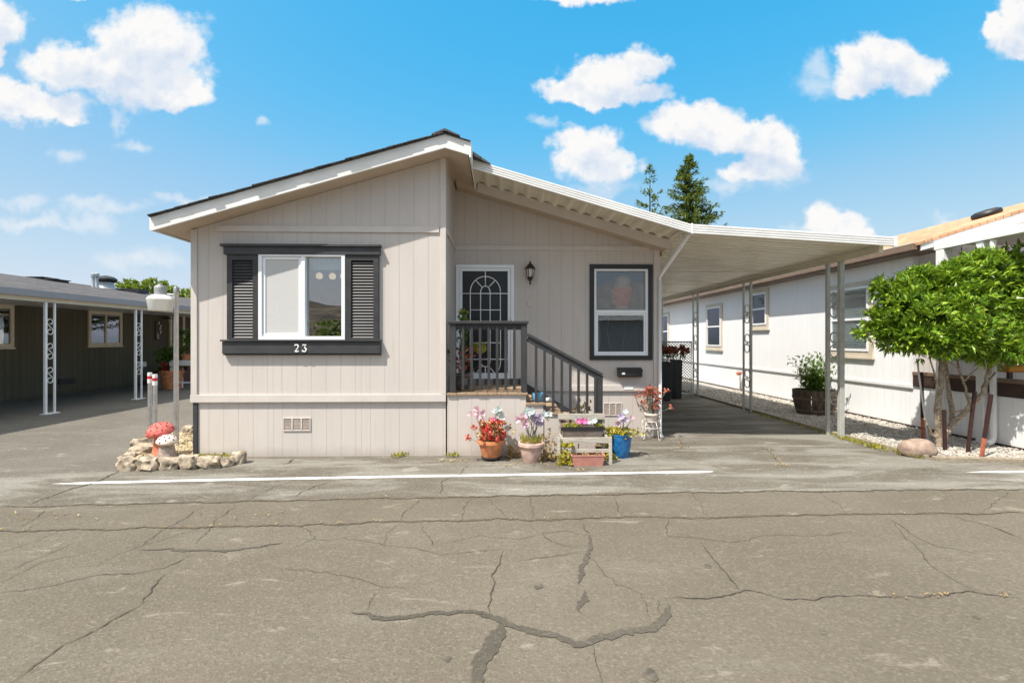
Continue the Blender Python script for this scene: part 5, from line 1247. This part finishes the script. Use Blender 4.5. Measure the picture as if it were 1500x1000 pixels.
# hanging basket with yellow flowers on the railing / planter near the door
q = PY(703, 512, YF+.55)
hp = thing('yellow_basket', q, 'yellow glazed basket pot hanging before the security door', 'flower pot')
MB().lathe(q.x, q.y, q.z-.05, [(.06, 0), (.10, .04), (.105, .07), (.09, .075), (.085, .05), (.001, .045)], 18).build('pot', 'succ', hp, smooth='auto')
mb = MB()
for i in range(50): mb.leaf(q+Vector((R.gauss(0, .06), R.gauss(0, .05), R.uniform(.0, .08))), rdir()+Vector((0, 0, .5)), rdir(), .06, .04)
mb.build('foliage', 'grassy', hp)
mb = MB(); mb.tube([(q.x, q.y, q.z), (q.x, q.y, q.z+.06), (q.x-.02, YF+.10, zr0-.02)], .004, 5); mb.build('hanger', 'blackmetal', hp)
q = PY(676, 545, YF+.45); q.z = DZ
tpn = pot('tall_potted_plant', q, 'tall potted plant with pale green blooms on the porch left of the door', 'potted plant', potprof(.10, .14, .24, .04), 'browntrough')
mb = MB(); mf = MB()
for i in range(14):
    t_ = PY(677+R.uniform(-5, 6), 460+R.uniform(-3, 50), q.y); mb.tube([q+Vector((R.uniform(-.05, .05), 0, .2)), t_], .005, 5)
    for k in range(6): mb.leaf(t_+rdir()*.05, rdir()+Vector((0, 0, .4)), rdir(), .08, .045)
mb.build('foliage', 'shrub', tpn)
for px, py in ((675, 458), (680, 456), (682, 467)): 
    for k in range(14): mf.leaf(PY(px, py, q.y)+rdir()*.03, rdir(), rdir(), .05, .04)
mf.build('flower', 'grassy', tpn)
mb = MB()
for i in range(60): mb.leaf(q+Vector((R.gauss(.04, .1), R.gauss(0, .08), R.uniform(.3, .62))), rdir(), rdir(), .08, .055)
mb.build('dry_foliage', 'fl_rust', tpn)
# wire plant stand with red plant by the downspout
q = Vector((sx(954, 8.0), 8.0, 0))
ws = thing('wire_plant_stand', q, 'curly white wire plant stand beside the downspout', 'plant stand')
mb = MB()
for k in range(4):
    a_ = k*math.pi/2+.5; c_, s_ = math.cos(a_), math.sin(a_)
    mb.tube([q+Vector((c_*r_, s_*r_, z)) for r_, z in ((.20, .12), (.215, .06), (.19, .012), (.16, .03), (.15, .10), (.13, .22), (.10, .30))], .006, 6)
    mb.tube([q+Vector((c_*r_, s_*r_, z)) for r_, z in ((.10, .30), (.19, .34), (.21, .26), (.19, .18), (.22, .14))], .0055, 6)
for z, r_ in ((.30, .10), (.20, .14)): mb.tube([q+Vector((r_*math.cos(t), r_*math.sin(t), z)) for t in [i*math.pi/8 for i in range(17)]], .007, 6)
mb.build('wire_frame', 'wire', ws, smooth=True)
pq = q+Vector((0, 0, .302))
rp = pot('red_leaved_plant', pq, 'rust red leaved plant in a pale pot on the wire stand', 'potted plant', potprof(.075, .105, .13, .03), 'mushwhite')
mb = MB(); ms = MB()
for i in range(46):
    t_ = pq+Vector((R.gauss(.0, .12), R.gauss(0, .10), .13+R.uniform(.08, .42))); ms.tube([pq+Vector((R.uniform(-.04, .04), R.uniform(-.04, .04), .10)), t_], .004, 4)
    for k in range(7): mb.leaf(t_+rdir()*.03, rdir(), rdir(), .055, .035)
ms.build('stems', 'stemgrey', rp); mb.build('foliage', 'fl_rust', rp)
# =============================== LEFT carport pots =======================================
q = G(246, 570.5); q.y += .2
tpot = pot('large_terracotta_pot', q, 'large terracotta pot with small plants in the olive house carport', 'flower pot', potprof(.26, .34, .62, .09), 'terracotta')
mb = MB()
for i in range(50): mb.leaf(q+Vector((R.gauss(0, .16), R.gauss(0, .12), .58+R.uniform(0, .18))), rdir()+Vector((0, 0, .4)), rdir(), .16, .09)
mb.build('foliage', 'shrub', tpot)
q = G(234, 571); q.y += .45
gs_ = thing('pot_stand', q, 'grey pedestal under the red pot in the olive house carport', 'pedestal')
MB().box(q.x-.24, q.x+.24, q.y-.2, q.y+.2, 0, .50).build('pedestal_body', 'greymetal', gs_, bevel=.01); MB().box(q.x-.26, q.x+.26, q.y-.22, q.y+.22, .501, .53).build('pedestal_top', 'greymetal', gs_, bevel=.01)
q2 = q+Vector((0, 0, .532))
rpt = pot('red_pot', q2, 'red pot with a round green bush in the olive house carport', 'flower pot', potprof(.2, .27, .34, .06), 'redpot')
mb = MB(); bush(mb, q2+Vector((0, 0, .52)), (.45, .4, .34), 130, .13, .07, 5, .3, 9); mb.build('foliage', 'shrub', rpt)
q = PXp(270, 572, -10.55); q.z = 0
tb = thing('white_table', q, 'white plant table with pots against the far scroll post on the left', 'table')
MB().box(q.x-.3, q.x+.6, q.y-.3, q.y+.3, .78, .95).build('tabletop', 'white', tb, bevel=.008)
for a_, b_ in ((-.25, -.26), (.55, -.26), (-.25, .26), (.55, .26)): MB().box(q.x+a_-.03, q.x+a_+.03, q.y+b_-.03, q.y+b_+.03, 0, .779).build('leg', 'white', tb)
MB().box(q.x-.22, q.x+.52, q.y-.27, q.y-.24, .2, .25).build('stretcher', 'white', tb)
qq = q+Vector((.1, 0, .952)); tpl = pot('table_plant', qq, 'dark leafy pot plant standing on the white plant table', 'potted plant', potprof(.14, .19, .2, .04), 'terracotta')
mb = MB(); bush(mb, qq+Vector((.1, 0, .6)), (.5, .3, .5), 90, .15, .08, 5, .3, 4); mb.build('foliage', 'shrub', tpl)
# =============================== TREES BEHIND ============================================
def conifer(base, h, r, n, lab, seed, sparse_top=0.0, bias=0.0):
    t = thing('conifer_tree', base, lab, 'tree', 'conifers behind the carport')
    mb = MB(); mb.tube([base+Vector((0, 0, h*k/8)) for k in range(9)], [.30*(1-k/8.3) for k in range(9)], 8); mb.build('trunk', 'bark_dark', t)
    mb = MB()
    for i in range(n):
        u = (i+R.random())/n; z = h*(.12+.88*u); a_ = R.uniform(0, 6.28)
        ln = r*(1-u)**.85*R.uniform(.65, 1.15)*(1+.25*mnoise.noise(Vector((seed, a_, u*6))))+.12
        if sparse_top and u > sparse_top and R.random() < .62: continue
        up = .10+.5*u; d = Vector((math.cos(a_)+bias, math.sin(a_), -up*.2+.12))
        m_ = max(4, int(ln*6.5))
        for k in range(m_):
            f_ = (k+.6)/m_; q = base+Vector((0, 0, z))+d*ln*f_+Vector((0, 0, -ln*.10*f_+ln*.24*f_*f_))
            if R.random() < .12: continue
            for j in range(5):
                dd = (d*.9+rdir()*.8+Vector((0, 0, .15))).normalized(); mb.leaf(q+rdir()*.14, dd, Vector((0, 0, 1))+rdir()*.4, R.uniform(.26, .50), R.uniform(.12, .20), .15)
    mb.build('crown', 'conifer', t)
yc = 46.0
q = PY(1009, 330, yc); q.z = 0; conifer(q, PY(1009, 229, yc).z, 5.4, 330, 'taller full conical conifer rising behind the carport roof', 2)
q = PY(952, 330, yc+3); q.z = 0; conifer(q, PY(952, 246, yc+3).z, 4.3, 170, 'shorter sparse conifer with a bare top behind the carport roof', 5, .72)
q = PY(211, 440, 40); q.z = 0
bt = thing('broadleaf_tree', q, 'round yellow green tree beyond the roof of the olive house', 'tree')
mb = MB(); mb.tube([q, q+Vector((.1, 0, 2)), q+Vector((0, .1, 4))], [.25, .2, .1], 8); mb.build('trunk', 'bark_dark', bt)
mb = MB()
for px, py, r_ in ((195, 432, 1.5), (212, 428, 1.6), (228, 430, 1.5), (245, 436, 1.4), (266, 440, 1.2), (180, 440, 1.2)): bush(mb, PY(px, py+2, 40), (r_, r_, r_*.85), 170, .36, .22, 5, .4, px)
mb.build('crown', 'treeleaf', bt)
# =============================== BEHIND THE CAMERA (mirrored in the glass) ================
oh = thing('facing_house', (7, -13, 0), 'grey house with pale pointed roof, seen only mirrored in the black framed window', 'house')
mb = MB(); xa, xb, y0 = 2.2, 12.4, -8.5
mb.box(xa, xb, y0-9, y0, 0, 2.6); mb.build('wall', 'oppwall', oh)
mb = MB(); e = .4; ap = (7.3, y0-4.5, 5.45)
mb.add([(xa-e, y0+e, 2.6), (xb+e, y0+e, 2.6), (xb+e, y0-9-e, 2.6), (xa-e, y0-9-e, 2.6), ap], [(0, 1, 4), (1, 2, 4), (2, 3, 4), (3, 0, 4), (3, 2, 1, 0)]); mb.build('roof', 'shingle_pale', oh)
for x in (4.5, 9.6): frame_y(MB(), x-.6, x+.6, 1.2, 2.5, y0+.001, y0+.05, .1).build('window_trim', 'white', oh); MB().box(x-.5, x+.5, y0+.002, y0+.02, 1.3, 2.4).build('window_pane', 'bin', oh)
q = Vector((-8.1, -11, 0)); ot = thing('facing_shrub', q, 'green shrub across the street, seen only mirrored in the front window', 'shrub')
mb = MB(); bush(mb, q+Vector((0, 0, 1.5)), (1.4, 1.2, 1.4), 420, .2, .11, 6, .3, 77); mb.build('crown', 'shrub', ot); MB().tube([q, q+Vector((0, 0, 1))], .06, 6).build('trunk', 'bark_dark', ot)
mb = MB(); n = 70
vs = []
for i in range(n+1):
    x = -420+840*i/n
    for k, (y, f_) in enumerate(((-230, 0), (-290, .6), (-360, 1.0), (-480, .3))):
        vs.append((x, y+8*mnoise.noise(Vector((x*.01, k, 0))), (26+14*mnoise.noise(Vector((x*.009, 3, 0)))+4*mnoise.noise(Vector((x*.05, k, 1))))*f_))
mb.add(vs, [(4*i+k, 4*i+k+1, 4*i+5+k, 4*i+4+k) for i in range(n) for k in range(3)])
struct('hills', mb, 'hill', base=(0, -300, 0))
# =============================== WEEDS, LEAVES ============================================
mb = MB(); mw = MB()
for i in (0, 1, 13, 22, 23):
    w, q = CR[i]; pts = [G(*k) for k in q]
    for s in range(int(46 if i < 2 else 18)):
        k = R.randrange(len(pts)-1); c = pts[k].lerp(pts[k+1], R.random())
        if mnoise.noise(c*1.1) < -.05: continue
        for j in range(R.randint(1, 4)): mb.leaf((c.x+R.gauss(0, .03), c.y+R.gauss(0, .02), .016), (R.uniform(-1, 1), R.uniform(-1, 1), .3), (0, 0, 1), R.uniform(.015, .03), .012)
for (px, py, sx__, n) in ((663, 678, .10, 26), (586, 671, .06, 14), (300, 683, .35, 40), (1145, 683, .05, 12), (1000, 658, .06, 10), (760, 682, .25, 26), (870, 690, .3, 16), (985, 643, .15, 16), (1500, 690, .6, 12), (90, 760, .4, 10), (360, 757, .25, 10)):
    c = G(px, py)
    for j in range(n): mb.leaf((c.x+R.gauss(0, sx__), c.y+R.gauss(0, .05), .018), (R.uniform(-1, 1), R.uniform(-1, 1), .35), (0, 0, 1), R.uniform(.02, .05), .018)
tag(mb.build('dry_leaves', 'dry', base=(0, 6, .01)), kind='stuff')
for (a_, b_, n) in (((1225, 641), (1262, 652), 36), ((1262, 652), (1300, 663), 16), ((1278, 655), (1284, 657), 30), ((1310, 663), (1350, 673), 26), ((1100, 606), (1225, 640), 34), ((318, 668), (340, 673), 20), ((284, 672), (330, 670), 24), ((578, 670), (592, 669), 14), ((660, 670), (668, 669), 12)):
    A, B = G(*a_), G(*b_)
    for j in range(n):
        c = A.lerp(B, R.random())
        for k in range(3): mw.leaf((c.x+R.gauss(0, .04), c.y+R.gauss(0, .03), .012), (R.uniform(-.7, .7), R.uniform(-.7, .7), 1), rdir(), R.uniform(.03, .085), .02)
tag(mw.build('weeds', 'grassy', base=(6, 8, .01)), kind='stuff')
# =============================== LIGHT, SKY, CAMERA =======================================
W = bpy.data.worlds.new('World'); S.world = W; W.use_nodes = True; nt = W.node_tree; nt.nodes.clear()
out = nt.nodes.new('ShaderNodeOutputWorld'); bg = nt.nodes.new('ShaderNodeBackground'); L(nt, bg.outputs[0], out.inputs[0])
sund = Vector((.46, .42, -1)).normalized()          # direction the light travels
elev = math.asin(-sund.z); azim = math.atan2(-sund.x, -sund.y)
sky = N(nt, 'ShaderNodeTexSky', sky_type='NISHITA', sun_disc=False); sky.sun_elevation = elev; sky.sun_rotation = azim
sky.air_density = 1.0; sky.dust_density = 1.6; sky.ozone_density = 1.6; sky.altitude = 0
SKY_STR = .12
tc_ = N(nt, 'ShaderNodeTexCoord'); gen = tc_.outputs['Generated']
sep = N(nt, 'ShaderNodeSeparateXYZ'); L(nt, gen, sep.inputs[0])
ay = math_(nt, 'ADD', math_(nt, 'ABSOLUTE', sep.outputs[1]), .02)
u = math_(nt, 'DIVIDE', sep.outputs[0], ay); v = math_(nt, 'DIVIDE', sep.outputs[2], ay)
uv = N(nt, 'ShaderNodeCombineXYZ'); L(nt, u, uv.inputs[0]); L(nt, v, uv.inputs[1]); uv = uv.outputs[0]
wn = N(nt, 'ShaderNodeTexNoise'); wn.inputs['Scale'].default_value = 13; wn.inputs['Detail'].default_value = 6; wn.inputs['Roughness'].default_value = .55; L(nt, uv, wn.inputs['Vector'])
wsub = N(nt, 'ShaderNodeVectorMath', operation='SUBTRACT'); L(nt, wn.outputs['Color'], wsub.inputs[0]); wsub.inputs[1].default_value = (.5, .5, .5)
wma = N(nt, 'ShaderNodeVectorMath', operation='MULTIPLY_ADD'); L(nt, wsub.outputs[0], wma.inputs[0]); wma.inputs[1].default_value = (.10, .085, 0); L(nt, uv, wma.inputs[2]); wuv = wma.outputs[0]
def blob(cx, cy, rx, ry, src=None):
    dx, dy, b = ray(cx, cy); U, V = dx/dy, b/dy; ax, ay_ = rx/FPX, ry/FPX
    n = N(nt, 'ShaderNodeVectorMath', operation='MULTIPLY_ADD'); L(nt, src or wuv, n.inputs[0]); n.inputs[1].default_value = (1/ax, 1/ay_, 0); n.inputs[2].default_value = (-U/ax, -V/ay_, 0)
    l = N(nt, 'ShaderNodeVectorMath', operation='LENGTH'); L(nt, n.outputs[0], l.inputs[0]); return l.outputs['Value']
def smin(ls, k=.0):
    c = ls[0]
    for x in ls[1:]: c = math_(nt, 'MINIMUM', c, x)
    return c
solid = [(200, 115, 105, 45), (232, 80, 85, 58), (130, 112, 82, 42), (60, 165, 85, 26), (10, 150, 38, 32), (262, 142, 66, 27), (100, 170, 50, 18),
 (8, 40, 52, 42), (5, 80, 22, 24), (128, 2, 32, 12), (880, 128, 66, 36), (930, 108, 42, 33), (822, 140, 42, 20), (885, 148, 88, 16),
 (855, 228, 52, 42), (890, 248, 52, 26), (1015, 190, 72, 36), (1065, 207, 55, 26), (1122, 228, 46, 48), (1095, 258, 52, 18), (1272, 102, 66, 44), (1322, 118, 52, 32), (1245, 128, 50, 24),
 (1472, 50, 50, 54), (1500, 85, 42, 26), (1428, 45, 18, 20), (845, 6, 72, 13), (1212, 332, 46, 27), (1240, 342, 20, 14)]
wisp = [(1185, 130, 34, 24), (150, 325, 42, 18), (205, 385, 55, 16), (112, 232, 24, 14), (212, 222, 28, 12), (60, 302, 30, 12), (282, 296, 40, 10), (250, 382, 35, 16), (1165, 335, 30, 8), (880, 278, 60, 14), (1060, 280, 40, 14), (383, 192, 14, 10), (1365, 322, 22, 9), (186, 180, 9, 20), (800, 192, 18, 10), (170, 305, 60, 12), (1118, 262, 60, 22), (60, 330, 90, 10), (1180, 105, 26, 22)]
fn = noise_(nt, uv, 24, 8, .56); fn_up = N(nt, 'ShaderNodeVectorMath', operation='ADD'); L(nt, uv, fn_up.inputs[0]); fn_up.inputs[1].default_value = (-.012, .022, 0)
fn2 = noise_(nt, fn_up.outputs[0], 24, 8, .56)
cn = noise_(nt, uv, 7.5, 5, .55); cnu = N(nt, 'ShaderNodeVectorMath', operation='ADD'); L(nt, uv, cnu.inputs[0]); cnu.inputs[1].default_value = (-.02, .05, 0); cn2 = noise_(nt, cnu.outputs[0], 7.5, 5, .55)
ds = math_(nt, 'ADD', smin([blob(*q) for q in solid]), math_(nt, 'MULTIPLY', math_(nt, 'SUBTRACT', fn, .5), .95))
fs_ = math_(nt, 'SUBTRACT', 1.0, sstep(nt, ds, .70, 1.14))
dw = math_(nt, 'ADD', smin([blob(*q) for q in wisp]), math_(nt, 'MULTIPLY', math_(nt, 'SUBTRACT', fn, .5), 1.8))
fw_ = math_(nt, 'MULTIPLY', math_(nt, 'SUBTRACT', 1.0, sstep(nt, dw, .1, 1.3)), .5)
cov = math_(nt, 'SUBTRACT', 1.0, math_(nt, 'MULTIPLY', math_(nt, 'SUBTRACT', 1.0, fs_), math_(nt, 'SUBTRACT', 1.0, fw_)))
wsh = N(nt, 'ShaderNodeVectorMath', operation='ADD'); L(nt, wuv, wsh.inputs[0]); wsh.inputs[1].default_value = (-.012, .042, 0)
dup_ = math_(nt, 'ADD', smin([blob(*q, wsh.outputs[0]) for q in solid]), math_(nt, 'MULTIPLY', math_(nt, 'SUBTRACT', cn, .5), .9))
under = math_(nt, 'SUBTRACT', 1.0, sstep(nt, dup_, .25, 1.0))       # how much cloud stands above this point: its underside is shaded
emb = math_(nt, 'ADD', math_(nt, 'MULTIPLY', math_(nt, 'SUBTRACT', fn2, fn), .9), math_(nt, 'MULTIPLY', math_(nt, 'SUBTRACT', cn2, cn), 1.3))
lit = math_(nt, 'SUBTRACT', math_(nt, 'SUBTRACT', 1.0, math_(nt, 'MULTIPLY', under, .62)), math_(nt, 'MULTIPLY', emb, 1.5), clamp=True)
ccol = mixc(nt, lit, (.43, .50, .60), (.66, .655, .65))
# bright cloud cover added overhead, out of view, to lift and neutralise shade
on = noise_(nt, gen, 2.6, 7, .6, .3)
over = math_(nt, 'MULTIPLY', sstep(nt, sep.outputs[2], .60, .72), sstep(nt, on, .38, .50))
cov = math_(nt, 'MAXIMUM', cov, over)
ccol = mixc(nt, over, ccol, (1.28, 1.24, 1.20))
hs0 = N(nt, 'ShaderNodeHueSaturation'); hs0.inputs['Hue'].default_value = .484; hs0.inputs['Saturation'].default_value = 1.25; hs0.inputs['Value'].default_value = SKY_STR*1.3; L(nt, sky.outputs[0], hs0.inputs['Color'])
hs = N(nt, 'ShaderNodeRGBCurve'); L(nt, hs0.outputs[0], hs.inputs['Color'])   # camera response to the blue of the sky
for ci, pts in enumerate(([(.06, .022), (.0995, .054), (.219, .25), (.45, .42)], [(.15, .22), (.2615, .325), (.48, .437), (.7, .52)], [(.3, .46), (.48, .595), (.75, .60), (.9, .61)])):
    hs.mapping.curves[ci].points[-1].location = (1, (.60, .58, .62)[ci])
    for q in pts: hs.mapping.curves[ci].points.new(*q)
hs.mapping.update()
csc = N(nt, 'ShaderNodeVectorMath', operation='SCALE'); L(nt, ccol, csc.inputs[0]); csc.inputs['Scale'].default_value = 1.0
fin = mixc(nt, cov, hs.outputs[0], csc.outputs[0])
fv = N(nt, 'ShaderNodeVectorMath', operation='SCALE'); L(nt, fin, fv.inputs[0]); fv.inputs['Scale'].default_value = 1/SKY_STR
L(nt, fv.outputs[0], bg.inputs[0]); bg.inputs[1].default_value = SKY_STR
sun = bpy.data.lights.new('sun', 'SUN'); sun.energy = 4.6; sun.angle = math.radians(.5); sun.color = (1, .95, .87)
so = bpy.data.objects.new('sun', sun); COL.objects.link(so); so.location = (-10, -10, 20); so.rotation_euler = sund.to_track_quat('-Z', 'Y').to_euler()
cam = bpy.data.cameras.new('camera'); cam.lens = FPX/1500*36; cam.sensor_width = 36; cam.shift_y = -3/1500; cam.clip_end = 3000; cam.clip_start = .05
co = bpy.data.objects.new('camera', cam); COL.objects.link(co); co.location = (0, 0, H); co.rotation_euler = (math.pi/2, 0, -TH); S.camera = co
S.view_settings.view_transform = 'Standard'; S.view_settings.look = 'None'; S.view_settings.exposure = .56; S.view_settings.gamma = 1
S.cycles.max_bounces = 8; S.cycles.transparent_max_bounces = 12; S.cycles.use_denoising = True
